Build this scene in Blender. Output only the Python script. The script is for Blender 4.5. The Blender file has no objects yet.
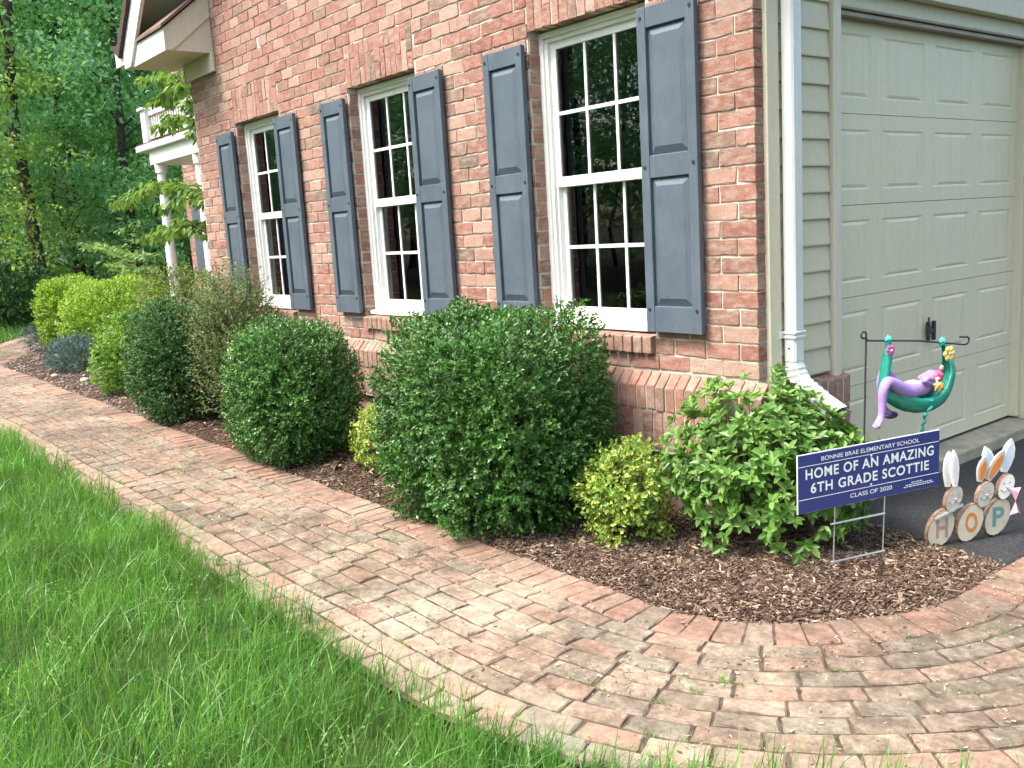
import bpy, bmesh, math, random
import numpy as np
from mathutils import Matrix, Vector
rng = np.random.default_rng(7)
random.seed(7)
scene = bpy.context.scene
COL = scene.collection
V3 = np.array

# ------------------------------------------------------------------ helpers
def link(o, parent=None):
    COL.objects.link(o)
    if parent is not None: o.parent = parent
    return o

def tag(o, label=None, cat=None, group=None, kind=None):
    if label: o['label'] = label
    if cat: o['category'] = cat
    if group: o['group'] = group
    if kind: o['kind'] = kind
    return o

def empty(name, loc=(0, 0, 0)):
    o = bpy.data.objects.new(name, None)
    o.empty_display_size = 0.1
    o.location = loc
    return link(o)

def setparent(o, root):
    """parent keeping world coordinates (geometry is modelled in world space)"""
    o.parent = root
    o.matrix_parent_inverse = Matrix.Translation(root.location).inverted() if root.parent is None else Matrix.Identity(4)
    return o

def child(o, root):
    if root.type == 'EMPTY':
        o.parent = root
        o.location = -Vector(root.location)
    else:
        o.parent = root
    return o

def mesh_np(name, verts, faces4, mats, midx=None, smooth=False):
    """verts Nx3, faces Mx4 (numpy quads)"""
    verts = np.asarray(verts, np.float32).reshape(-1, 3); faces4 = np.asarray(faces4, np.int32).reshape(-1, 4)
    me = bpy.data.meshes.new(name)
    me.vertices.add(len(verts)); me.vertices.foreach_set('co', verts.ravel())
    n = len(faces4)
    me.loops.add(n * 4); me.loops.foreach_set('vertex_index', faces4.ravel())
    me.polygons.add(n)
    me.polygons.foreach_set('loop_start', np.arange(n, dtype=np.int32) * 4)
    me.polygons.foreach_set('loop_total', np.full(n, 4, np.int32))
    if midx is not None: me.polygons.foreach_set('material_index', np.asarray(midx, np.int32))
    me.polygons.foreach_set('use_smooth', np.full(n, bool(smooth)))
    me.update(calc_edges=True)
    for m in (mats if isinstance(mats, (list, tuple)) else [mats]): me.materials.append(m)
    return me

class MB:
    """collects primitives and links them as ONE mesh object"""
    def __init__(s): s.v = []; s.f = []; s.m = []
    def add(s, vs, fs, mi=0):
        b = len(s.v); s.v += [tuple(map(float, p)) for p in vs]
        s.f += [tuple(i + b for i in f) for f in fs]; s.m += [mi] * len(fs)
    def box(s, a, b, mi=0):
        (x0, y0, z0), (x1, y1, z1) = a, b
        x0, x1 = min(x0, x1), max(x0, x1); y0, y1 = min(y0, y1), max(y0, y1); z0, z1 = min(z0, z1), max(z0, z1)
        s.add([(x0,y0,z0),(x1,y0,z0),(x1,y1,z0),(x0,y1,z0),(x0,y0,z1),(x1,y0,z1),(x1,y1,z1),(x0,y1,z1)],
              [(0,3,2,1),(4,5,6,7),(0,1,5,4),(1,2,6,5),(2,3,7,6),(3,0,4,7)], mi)
    def prism(s, prof, p0, p1, ax, mi=0):
        """profile = list of 2-D pts in the two axes other than ax, extruded p0..p1 along ax"""
        n = len(prof)
        def put(q, t):
            r = list(q); r.insert(ax, t); return r
        vs = [put(q, p0) for q in prof] + [put(q, p1) for q in prof]
        fs = [(i, (i+1) % n, n + (i+1) % n, n + i) for i in range(n)] + [tuple(range(n))[::-1], tuple(range(n, 2*n))]
        s.add(vs, fs, mi)
    def tube(s, pts, r, seg=8, mi=0, closed=True):
        pts = [Vector(p) for p in pts]; n = len(pts)
        rs = [r] * n if isinstance(r, (int, float)) else list(r)
        vs = []; prev = None
        for i, p in enumerate(pts):
            t = (pts[min(i+1, n-1)] - pts[max(i-1, 0)]).normalized()
            if prev is None:
                u = t.orthogonal().normalized()
            else:
                u = (prev - t * prev.dot(t)); u = u.normalized() if u.length > 1e-6 else t.orthogonal().normalized()
            prev = u; w = t.cross(u)
            for k in range(seg):
                a = 2 * math.pi * k / seg
                vs.append(p + (u * math.cos(a) + w * math.sin(a)) * rs[i])
        fs = [(i*seg + k, i*seg + (k+1) % seg, (i+1)*seg + (k+1) % seg, (i+1)*seg + k) for i in range(n-1) for k in range(seg)]
        if closed: fs += [tuple(range(seg))[::-1], tuple(range((n-1)*seg, n*seg))]
        s.add(vs, fs, mi)
    def build(s, name, mats, parent=None, bevel=0, smooth=False, seg=2):
        me = bpy.data.meshes.new(name)
        me.from_pydata(s.v, [], s.f)
        ml = mats if isinstance(mats, (list, tuple)) else [mats]
        for m in ml: me.materials.append(m)
        if len(ml) > 1: me.polygons.foreach_set('material_index', s.m)
        if smooth: me.polygons.foreach_set('use_smooth', [True] * len(s.f))
        me.update()
        bm = bmesh.new(); bm.from_mesh(me); bmesh.ops.recalc_face_normals(bm, faces=bm.faces); bm.to_mesh(me); bm.free()
        o = bpy.data.objects.new(name, me); COL.objects.link(o)
        if parent is not None: child(o, parent)
        if bevel:
            b = o.modifiers.new('bevel', 'BEVEL'); b.width = bevel; b.segments = seg; b.limit_method = 'ANGLE'; b.angle_limit = math.radians(40)
        return o

# ------------------------------------------------------------------ materials
class NT:
    def __init__(s, name):
        s.mat = bpy.data.materials.new(name); s.mat.use_nodes = True
        s.t = s.mat.node_tree; s.t.nodes.clear()
        s.out = s.n('ShaderNodeOutputMaterial')
    def n(s, typ, **kw):
        x = s.t.nodes.new(typ)
        for k, v in kw.items(): setattr(x, k, v)
        return x
    def l(s, a, b): s.t.links.new(a, b)
    def ramp(s, fac, stops, interp='LINEAR'):
        r = s.n('ShaderNodeValToRGB'); r.color_ramp.interpolation = interp
        e = r.color_ramp.elements
        while len(e) < len(stops): e.new(0.5)
        for el, (p, c) in zip(e, stops):
            el.position = p; el.color = (*c, 1) if len(c) == 3 else c
        if fac is not None: s.l(fac, r.inputs[0])
        return r
    def noise(s, scale, detail=4, rough=0.55, vec=None, dim='3D'):
        x = s.n('ShaderNodeTexNoise'); x.inputs['Scale'].default_value = scale
        x.inputs['Detail'].default_value = detail; x.inputs['Roughness'].default_value = rough
        if vec is not None: s.l(vec, x.inputs['Vector'])
        return x
    def mix(s, fac, a, b, mode='MIX'):
        m = s.n('ShaderNodeMix', data_type='RGBA', blend_type=mode)
        for sock, v in ((m.inputs[0], fac), (m.inputs[6], a), (m.inputs[7], b)):
            if hasattr(v, 'is_linked') or hasattr(v, 'links'): s.l(v, sock)
            elif isinstance(v, (int, float)): sock.default_value = v
            else: sock.default_value = (*v, 1)
        return m.outputs[2]
    def princ(s, col, rough=0.6, spec=0.5, metal=0.0):
        p = s.n('ShaderNodeBsdfPrincipled')
        if hasattr(col, 'links'): s.l(col, p.inputs['Base Color'])
        else: p.inputs['Base Color'].default_value = (*col, 1)
        if hasattr(rough, 'links'): s.l(rough, p.inputs['Roughness'])
        else: p.inputs['Roughness'].default_value = rough
        p.inputs['Specular IOR Level'].default_value = spec; p.inputs['Metallic'].default_value = metal
        return p
    def bump(s, p, height, strength=0.3, dist=0.01):
        b = s.n('ShaderNodeBump'); b.inputs['Strength'].default_value = strength; b.inputs['Distance'].default_value = dist
        s.l(height, b.inputs['Height']); s.l(b.outputs[0], p.inputs['Normal'])
    def pos(s): return s.n('ShaderNodeNewGeometry').outputs['Position']
    def obj(s): return s.n('ShaderNodeTexCoord').outputs['Object']
    def isl(s): return s.n('ShaderNodeNewGeometry').outputs['Random Per Island']
    def done(s, sh): s.l(sh, s.out.inputs[0]); return s.mat

def plain(name, col, rough=0.55, spec=0.4, metal=0.0, var=0.12, nscale=6, bump=0.0, bscale=60):
    t = NT(name); o = t.obj()
    nz = t.noise(nscale, 5, 0.6, o)
    dark = tuple(c * (1 - var) for c in col); lite = tuple(min(1, c * (1 + var)) for c in col)
    c = t.ramp(nz.outputs[0], [(0.3, dark), (0.7, lite)])
    p = t.princ(c.outputs[0], rough, spec, metal)
    if bump: t.bump(p, t.noise(bscale, 3, 0.6, o).outputs[0], bump, 0.004)
    return t.done(p.outputs[0])

def weathered(name, col, dirt, rough=0.45, amount=0.35):
    """painted surface with streaky grime"""
    t = NT(name); o = t.obj()
    mp = t.n('ShaderNodeMapping'); mp.inputs['Scale'].default_value = (9, 9, 1.2); t.l(o, mp.inputs[0])
    st = t.noise(3, 6, 0.65, mp.outputs[0]); fine = t.noise(40, 4, 0.6, o)
    f = t.ramp(st.outputs[0], [(0.48, (0, 0, 0)), (0.78, (amount,) * 3)])
    c = t.mix(f.outputs[0], col, dirt)
    v = t.ramp(fine.outputs[0], [(0.3, (0.93,) * 3), (0.7, (1.0,) * 3)])
    c = t.mix(1.0, c, v.outputs[0], 'MULTIPLY')
    p = t.princ(c, rough, 0.4); t.bump(p, fine.outputs[0], 0.06, 0.002)
    return t.done(p.outputs[0])

def leafmat(name, stops, rough=0.42, spec=0.5, trans=0.3, patch=0.25, pscale=1.6):
    t = NT(name)
    r = t.ramp(t.isl(), stops)
    nz = t.noise(pscale, 2, 0.5, t.pos())
    v = t.ramp(nz.outputs[0], [(0.3, (1 - patch,) * 3), (0.7, (1 + patch,) * 3)])
    c = t.mix(1.0, r.outputs[0], v.outputs[0], 'MULTIPLY')
    p = t.princ(c, rough, spec)
    tr = t.n('ShaderNodeBsdfTranslucent')
    hs = t.n('ShaderNodeHueSaturation'); hs.inputs['Hue'].default_value = 0.485; hs.inputs['Saturation'].default_value = 1.1; hs.inputs['Value'].default_value = 1.5
    t.l(c, hs.inputs['Color']); t.l(hs.outputs[0], tr.inputs[0])
    m = t.n('ShaderNodeMixShader'); m.inputs[0].default_value = trans
    t.l(p.outputs[0], m.inputs[1]); t.l(tr.outputs[0], m.inputs[2])
    return t.done(m.outputs[0])

def brickmat(name, stops, pale, dark, bumpk=0.5, moss=None, dirt_amt=0.0, scale=1.0, stretch=1.0, dark_amt=0.5, crease=0.0):
    t = NT(name); o = t.obj()
    base = t.ramp(t.isl(), stops)
    isl = t.isl()
    # offset the noise per brick so that smears do not run across the joints
    vm = t.n('ShaderNodeVectorMath', operation='ADD'); mul = t.n('ShaderNodeVectorMath', operation='SCALE')
    cmb = t.n('ShaderNodeCombineXYZ'); t.l(isl, cmb.inputs[0]); t.l(isl, cmb.inputs[2]); t.l(cmb.outputs[0], mul.inputs[0]); mul.inputs['Scale'].default_value = 37.0
    st_ = t.n('ShaderNodeMapping'); st_.inputs['Scale'].default_value = (1, 1, stretch); t.l(o, st_.inputs[0]); t.l(st_.outputs[0], vm.inputs[0]); t.l(mul.outputs[0], vm.inputs[1])
    n1 = t.noise(14 * scale, 6, 0.68, vm.outputs[0]); n2 = t.noise(55 * scale, 5, 0.7, vm.outputs[0]); n3 = t.noise(7 * scale, 4, 0.6, vm.outputs[0])
    c = t.mix(t.ramp(n1.outputs[0], [(0.46, (0, 0, 0)), (0.70, (0.7,) * 3)]).outputs[0], base.outputs[0], pale)
    c = t.mix(t.ramp(n3.outputs[0], [(0.58, (0, 0, 0)), (0.76, (dark_amt,) * 3)]).outputs[0], c, dark)
    c = t.mix(1.0, c, t.ramp(n2.outputs[0], [(0.3, (0.72,) * 3), (0.65, (1.12,) * 3)]).outputs[0], 'MULTIPLY')
    if crease:
        n5 = t.noise(17 * scale, 7, 0.72, vm.outputs[0])
        c = t.mix(1.0, c, t.ramp(n5.outputs[0], [(0.34, (1 - crease,) * 3), (0.43, (1.0,) * 3)]).outputs[0], 'MULTIPLY')
    if dirt_amt:
        d1 = t.noise(1.3, 6, 0.7, o); d2 = t.noise(9, 6, 0.75, o)
        mm = t.n('ShaderNodeMath', operation='MULTIPLY'); t.l(d1.outputs[0], mm.inputs[0]); t.l(d2.outputs[0], mm.inputs[1])
        f = t.ramp(mm.outputs[0], [(0.18, (0, 0, 0)), (0.36, (dirt_amt,) * 3)])
        c = t.mix(f.outputs[0], c, (0.085, 0.064, 0.046))
    if dirt_amt:
        d3 = t.noise(0.85, 3, 0.6, o); d4 = t.noise(26, 6, 0.75, o)
        m3 = t.n('ShaderNodeMath', operation='MULTIPLY'); t.l(d3.outputs[0], m3.inputs[0]); t.l(d4.outputs[0], m3.inputs[1])
        c = t.mix(t.ramp(m3.outputs[0], [(0.20, (0, 0, 0)), (0.34, (0.85 * dirt_amt,) * 3)]).outputs[0], c, (0.088, 0.070, 0.050))
    if moss:
        m1 = t.noise(2.3, 5, 0.7, o)
        c = t.mix(t.ramp(m1.outputs[0], [(0.58, (0, 0, 0)), (0.72, (0.35,) * 3)]).outputs[0], c, moss)
    p = t.princ(c, 0.88, 0.2)
    n4 = t.noise(85 * scale, 6, 0.75, vm.outputs[0])
    cr = t.ramp(n4.outputs[0], [(0.30, (0, 0, 0)), (0.44, (0.8,) * 3), (0.7, (1,) * 3)])
    t.bump(p, cr.outputs[0], bumpk, 0.0035)
    return t.done(p.outputs[0])

M = {}
M['brick'] = brickmat('wall_brick', [(0.0, (0.300, 0.130, 0.095)), (0.13, (0.330, 0.165, 0.124)), (0.25, (0.390, 0.250, 0.192)), (0.36, (0.255, 0.108, 0.080)), (0.48, (0.350, 0.185, 0.138)), (0.58, (0.400, 0.275, 0.215)), (0.68, (0.290, 0.125, 0.092)), (0.78, (0.235, 0.150, 0.114)), (0.86, (0.340, 0.155, 0.112)), (0.93, (0.170, 0.128, 0.100)), (1.0, (0.345, 0.182, 0.136))],
                      (0.46, 0.378, 0.312), (0.137, 0.085, 0.066), 0.75, stretch=2.6, dark_amt=0.40, crease=0.55)
M['brick_cap'] = brickmat('cap_brick', [(0.0, (0.27, 0.165, 0.12)), (0.4, (0.31, 0.150, 0.108)), (0.7, (0.22, 0.155, 0.115)), (1.0, (0.34, 0.19, 0.14))], (0.45, 0.35, 0.28), (0.15, 0.10, 0.075), 0.45)
M['mortar'] = plain('mortar', (0.54, 0.49, 0.425), 0.95, 0.1, var=0.25, nscale=9, bump=0.5, bscale=140)
M['paver'] = brickmat('paver_brick', [(0.0, (0.34, 0.215, 0.155)), (0.18, (0.36, 0.25, 0.18)), (0.34, (0.27, 0.235, 0.175)), (0.48, (0.375, 0.275, 0.20)), (0.60, (0.235, 0.215, 0.16)), (0.72, (0.34, 0.20, 0.14)), (0.86, (0.37, 0.29, 0.21)), (1.0, (0.22, 0.20, 0.15))],
                      (0.43, 0.34, 0.26), (0.17, 0.13, 0.095), 0.5, moss=(0.20, 0.19, 0.11), dirt_amt=0.9)
M['paver_edge'] = brickmat('edge_brick', [(0.0, (0.33, 0.18, 0.13)), (0.3, (0.35, 0.22, 0.16)), (0.5, (0.27, 0.22, 0.165)), (0.75, (0.34, 0.165, 0.118)), (1.0, (0.37, 0.245, 0.18))],
                      (0.42, 0.31, 0.24), (0.17, 0.115, 0.085), 0.5, moss=(0.20, 0.19, 0.11), dirt_amt=0.75)
M['paver_border'] = brickmat('border_brick', [(0.0, (0.36, 0.225, 0.165)), (0.3, (0.38, 0.265, 0.195)), (0.5, (0.28, 0.245, 0.185)), (0.75, (0.36, 0.20, 0.145)), (1.0, (0.40, 0.30, 0.22))],
                      (0.45, 0.36, 0.28), (0.20, 0.145, 0.105), 0.5, moss=(0.20, 0.19, 0.11), dirt_amt=0.5)
M['sand'] = plain('joint_sand', (0.085, 0.066, 0.047), 0.98, 0.1, var=0.55, nscale=16, bump=0.5, bscale=200)
M['white'] = weathered('white_paint', (0.78, 0.78, 0.75), (0.45, 0.44, 0.38), 0.4, 0.12)
M['downspout'] = weathered('white_aluminium', (0.62, 0.63, 0.61), (0.32, 0.32, 0.27), 0.35, 0.35)
M['cream'] = weathered('cream_trim', (0.60, 0.55, 0.43), (0.36, 0.32, 0.23), 0.5, 0.3)
M['siding'] = weathered('vinyl_siding', (0.54, 0.485, 0.345), (0.38, 0.335, 0.225), 0.5, 0.25)
M['garage'] = weathered('garage_door_paint', (0.66, 0.59, 0.43), (0.48, 0.42, 0.29), 0.45, 0.35)
M['shutter'] = None
def shuttermat():
    t = NT('slate_blue_shutter'); o = t.obj()
    mp = t.n('ShaderNodeMapping'); mp.inputs['Scale'].default_value = (30, 30, 3); t.l(o, mp.inputs[0])
    g = t.noise(5, 5, 0.65, mp.outputs[0]); b = t.noise(5, 4, 0.6, o)
    c = t.ramp(b.outputs[0], [(0.3, (0.072, 0.093, 0.118)), (0.7, (0.098, 0.122, 0.150))])
    c2 = t.mix(1.0, c.outputs[0], t.ramp(g.outputs[0], [(0.3, (0.85,)*3), (0.7, (1.12,)*3)]).outputs[0], 'MULTIPLY')
    p = t.princ(c2, 0.42, 0.4); t.bump(p, g.outputs[0], 0.22, 0.003)
    return t.done(p.outputs[0])
M['shutter'] = shuttermat()
M['screw'] = plain('dark_screw', (0.02, 0.025, 0.035), 0.4, 0.5)
M['shingle'] = plain('brown_shingle', (0.070, 0.050, 0.042), 0.9, 0.2, var=0.4, nscale=30, bump=0.5, bscale=90)
M['shingle_light'] = plain('brown_drip_edge', (0.17, 0.115, 0.09), 0.7, 0.3, var=0.2)
M['interior'] = plain('dark_room', (0.025, 0.022, 0.02), 0.9, 0.1)
M['curtain'] = plain('taupe_curtain', (0.36, 0.28, 0.235), 0.9, 0.1, var=0.2)
M['asphalt'] = None
def asphaltmat():
    t = NT('asphalt'); o = t.obj()
    a = t.noise(160, 3, 0.7, o); b = t.noise(1.4, 5, 0.6, o)
    c = t.ramp(a.outputs[0], [(0.35, (0.014, 0.014, 0.015)), (0.58, (0.036, 0.036, 0.037)), (0.74, (0.14, 0.138, 0.13))])
    c2 = t.mix(1.0, c.outputs[0], t.ramp(b.outputs[0], [(0.3, (0.8,)*3), (0.7, (1.2,)*3)]).outputs[0], 'MULTIPLY')
    p = t.princ(c2, 0.85, 0.3); t.bump(p, a.outputs[0], 0.7, 0.006)
    return t.done(p.outputs[0])
M['asphalt'] = asphaltmat()
M['concrete'] = plain('concrete', (0.30, 0.275, 0.205), 0.9, 0.2, var=0.3, nscale=8, bump=0.3, bscale=120)
M['soil'] = plain('lawn_soil', (0.030, 0.045, 0.014), 0.95, 0.1, var=0.5, nscale=5)
M['forest'] = plain('forest_floor', (0.020, 0.024, 0.012), 0.97, 0.1, var=0.6, nscale=0.9, bump=0.5, bscale=10)
M['mulch'] = plain('mulch_soil', (0.052, 0.034, 0.024), 0.97, 0.1, var=0.6, nscale=25, bump=0.8, bscale=80)
def chipmat():
    t = NT('bark_chip')
    r = t.ramp(t.isl(), [(0.0, (0.036, 0.023, 0.016)), (0.35, (0.080, 0.051, 0.035)), (0.62, (0.135, 0.090, 0.062)), (0.84, (0.20, 0.140, 0.098)), (0.95, (0.33, 0.25, 0.18)), (1.0, (0.48, 0.38, 0.28))])
    p = t.princ(r.outputs[0], 0.9, 0.2); t.bump(p, t.noise(150, 3, 0.6, t.obj()).outputs[0], 0.4, 0.003)
    return t.done(p.outputs[0])
M['chip'] = chipmat()
def littermat():
    t = NT('dry_litter')
    r = t.ramp(t.isl(), [(0.0, (0.07, 0.045, 0.03)), (0.45, (0.17, 0.11, 0.07)), (0.6, (0.36, 0.27, 0.18)), (0.8, (0.45, 0.36, 0.25)), (1.0, (0.52, 0.45, 0.32))])
    return t.done(t.princ(r.outputs[0], 0.85, 0.2).outputs[0])
M['litter'] = littermat()
M['bark'] = plain('tree_bark', (0.060, 0.048, 0.038), 0.95, 0.1, var=0.45, nscale=9, bump=0.9, bscale=25)
M['stem'] = plain('shrub_stem', (0.075, 0.052, 0.036), 0.9, 0.1, var=0.35, nscale=30)
G = lambda *a: [(p, c) for p, c in a]
M['boxwood'] = leafmat('boxwood_leaf', G((0, (0.028, 0.092, 0.018)), (0.5, (0.052, 0.150, 0.028)), (0.85, (0.088, 0.21, 0.042)), (1, (0.15, 0.29, 0.07))), 0.34, 0.45, 0.25, 0.28, 5)
M['darkshrub'] = leafmat('dark_shrub_leaf', G((0, (0.024, 0.075, 0.018)), (0.6, (0.045, 0.12, 0.026)), (1, (0.09, 0.20, 0.045))), 0.45, 0.38, 0.25, 0.28, 5)
M['azalea'] = leafmat('azalea_leaf', G((0, (0.080, 0.185, 0.034)), (0.5, (0.125, 0.26, 0.050)), (0.85, (0.175, 0.32, 0.072)), (1, (0.25, 0.39, 0.11))), 0.42, 0.45, 0.32, 0.2, 5)
M['golden'] = leafmat('golden_euonymus_leaf', G((0, (0.09, 0.20, 0.028)), (0.35, (0.18, 0.31, 0.045)), (0.65, (0.31, 0.42, 0.08)), (0.92, (0.44, 0.49, 0.13)), (1, (0.48, 0.42, 0.15))), 0.42, 0.45, 0.3, 0.15, 8)
M['hedge'] = leafmat('golden_hedge_leaf', G((0, (0.095, 0.20, 0.018)), (0.5, (0.18, 0.31, 0.030)), (1, (0.31, 0.44, 0.055))), 0.45, 0.4, 0.35, 0.2, 4)
M['lime'] = leafmat('lime_shrub_leaf', G((0, (0.09, 0.20, 0.028)), (0.6, (0.15, 0.28, 0.045)), (1, (0.24, 0.37, 0.075))), 0.45, 0.4, 0.33, 0.2, 6)
M['olive'] = leafmat('olive_shrub_leaf', G((0, (0.075, 0.12, 0.020)), (0.6, (0.13, 0.19, 0.036)), (1, (0.20, 0.25, 0.06))), 0.5, 0.4, 0.3, 0.2, 6)
M['nandina'] = leafmat('reddish_shrub_leaf', G((0, (0.055, 0.11, 0.028)), (0.5, (0.10, 0.17, 0.045)), (0.82, (0.17, 0.19, 0.075)), (1, (0.29, 0.23, 0.14))), 0.5, 0.4, 0.28, 0.2, 6)
M['juniper'] = leafmat('blue_juniper_leaf', G((0, (0.045, 0.085, 0.070)), (0.6, (0.085, 0.135, 0.118)), (1, (0.15, 0.21, 0.185))), 0.6, 0.3, 0.12, 0.2, 6)
M['dogwood'] = leafmat('dogwood_leaf', G((0, (0.075, 0.16, 0.032)), (0.6, (0.12, 0.225, 0.05)), (1, (0.20, 0.31, 0.08))), 0.42, 0.45, 0.4, 0.15, 4)
M['sapling'] = leafmat('sapling_leaf', G((0, (0.10, 0.20, 0.05)), (1, (0.21, 0.32, 0.11))), 0.45, 0.4, 0.35, 0.15, 4)
M['tree_a'] = leafmat('mid_green_tree_leaf', G((0, (0.12, 0.28, 0.08)), (0.6, (0.18, 0.37, 0.12)), (1, (0.27, 0.47, 0.19))), 0.5, 0.35, 0.5, 0.25, 0.5)
M['tree_b'] = leafmat('blue_green_tree_leaf', G((0, (0.11, 0.28, 0.105)), (0.6, (0.17, 0.37, 0.16)), (1, (0.27, 0.47, 0.25))), 0.5, 0.35, 0.5, 0.25, 0.5)
M['tree_c'] = leafmat('yellow_green_tree_leaf', G((0, (0.14, 0.25, 0.045)), (0.6, (0.21, 0.32, 0.065)), (1, (0.29, 0.40, 0.10))), 0.5, 0.35, 0.5, 0.25, 0.6)
M['grass'] = leafmat('grass_blade', G((0, (0.058, 0.170, 0.026)), (0.45, (0.090, 0.235, 0.038)), (0.8, (0.135, 0.290, 0.058)), (0.95, (0.20, 0.35, 0.10)), (1, (0.33, 0.40, 0.18))), 0.38, 0.5, 0.38, 0.30, 2.2)
M['clover'] = leafmat('clover_leaf', G((0, (0.10, 0.25, 0.035)), (1, (0.17, 0.32, 0.06))), 0.5, 0.3, 0.35, 0.2, 3)
M['navy'] = plain('navy_sign_print', (0.030, 0.042, 0.175), 0.38, 0.45, var=0.06)
M['signwhite'] = plain('sign_white', (0.78, 0.79, 0.80), 0.4, 0.4, var=0.03)
M['galv'] = plain('galvanised_wire', (0.55, 0.56, 0.56), 0.35, 0.5, metal=0.7, var=0.1)
M['iron'] = plain('black_iron', (0.025, 0.025, 0.028), 0.5, 0.5, var=0.2)
M['satin'] = plain('green_satin', (0.012, 0.24, 0.17), 0.26, 0.7, var=0.25, nscale=25, bump=0.25, bscale=35)
M['teal'] = plain('teal_satin', (0.03, 0.40, 0.36), 0.25, 0.7, var=0.2, nscale=30)
M['purple'] = plain('lilac_fabric', (0.32, 0.21, 0.48), 0.75, 0.25, var=0.12, nscale=20)
M['darkpurple'] = plain('dark_purple_fabric', (0.075, 0.045, 0.14), 0.6, 0.3)
M['pink'] = plain('hot_pink_fabric', (0.72, 0.10, 0.20), 0.45, 0.4, var=0.15)
M['palepink'] = plain('pale_pink_fabric', (0.72, 0.42, 0.50), 0.4, 0.5, var=0.15)
M['magenta'] = plain('magenta_fabric', (0.42, 0.08, 0.30), 0.5, 0.4)
M['yellow'] = plain('yellow_fabric', (0.80, 0.62, 0.16), 0.5, 0.4, var=0.1)
M['orange'] = plain('orange_paint', (0.58, 0.20, 0.05), 0.6, 0.3, var=0.15)
M['slice'] = plain('pale_wood_slice', (0.56, 0.50, 0.39), 0.7, 0.3, var=0.15, nscale=14)
M['greywood'] = plain('grey_washed_wood', (0.46, 0.44, 0.40), 0.7, 0.3, var=0.15, nscale=20)
M['whitewood'] = plain('white_washed_wood', (0.74, 0.73, 0.70), 0.65, 0.3, var=0.1, nscale=20)
M['barkside'] = plain('scalloped_bark_edge', (0.30, 0.19, 0.14), 0.9, 0.1, var=0.4, nscale=50, bump=0.6, bscale=80)
M['paleblue'] = plain('pale_blue_ear', (0.52, 0.62, 0.72), 0.6, 0.3, var=0.1)
M['greyear'] = plain('pale_grey_ear', (0.62, 0.62, 0.66), 0.6, 0.3, var=0.08)
M['tealpaint'] = plain('teal_letter_paint', (0.16, 0.30, 0.28), 0.6, 0.3)
M['rosepaint'] = plain('rose_letter_paint', (0.40, 0.24, 0.22), 0.6, 0.3)
M['greyfelt'] = plain('grey_felt', (0.25, 0.26, 0.26), 0.9, 0.1)
M['bowpink'] = plain('pink_bow', (0.66, 0.34, 0.44), 0.6, 0.3)
M['handle'] = plain('dark_handle', (0.030, 0.032, 0.034), 0.4, 0.5)
def glassmat():
    t = NT('window_glass')
    fr = t.n('ShaderNodeFresnel'); fr.inputs[0].default_value = 1.9
    tr = t.n('ShaderNodeBsdfTransparent'); tr.inputs[0].default_value = (0.55, 0.58, 0.56, 1)
    gl = t.n('ShaderNodeBsdfGlossy'); gl.inputs['Roughness'].default_value = 0.015
    wv = t.noise(2.2, 1, 0.5, t.obj()); b = t.n('ShaderNodeBump'); b.inputs['Strength'].default_value = 0.06; b.inputs['Distance'].default_value = 0.02
    t.l(wv.outputs[0], b.inputs['Height']); t.l(b.outputs[0], gl.inputs['Normal'])
    m = t.n('ShaderNodeMixShader'); t.l(fr.outputs[0], m.inputs[0]); t.l(tr.outputs[0], m.inputs[1]); t.l(gl.outputs[0], m.inputs[2])
    return t.done(m.outputs[0])
M['glass'] = glassmat()

# ------------------------------------------------------------------ camera (solved from the photo's vanishing points)
CAM = V3([2.5896, -3.4656, 1.47])
rx, ry, rz = map(math.radians, (80.630, 3.385, 51.165))
Rm = Matrix.Rotation(rz, 4, 'Z') @ Matrix.Rotation(ry, 4, 'Y') @ Matrix.Rotation(rx, 4, 'X')
cam_d = bpy.data.cameras.new('camera'); cam = bpy.data.objects.new('camera', cam_d); COL.objects.link(cam)
cam.matrix_world = Matrix.Translation(CAM) @ Rm
cam_d.sensor_width = 36; cam_d.lens = 937.7 / 1024 * 36; cam_d.clip_start = 0.05; cam_d.clip_end = 1500
scene.camera = cam

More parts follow.
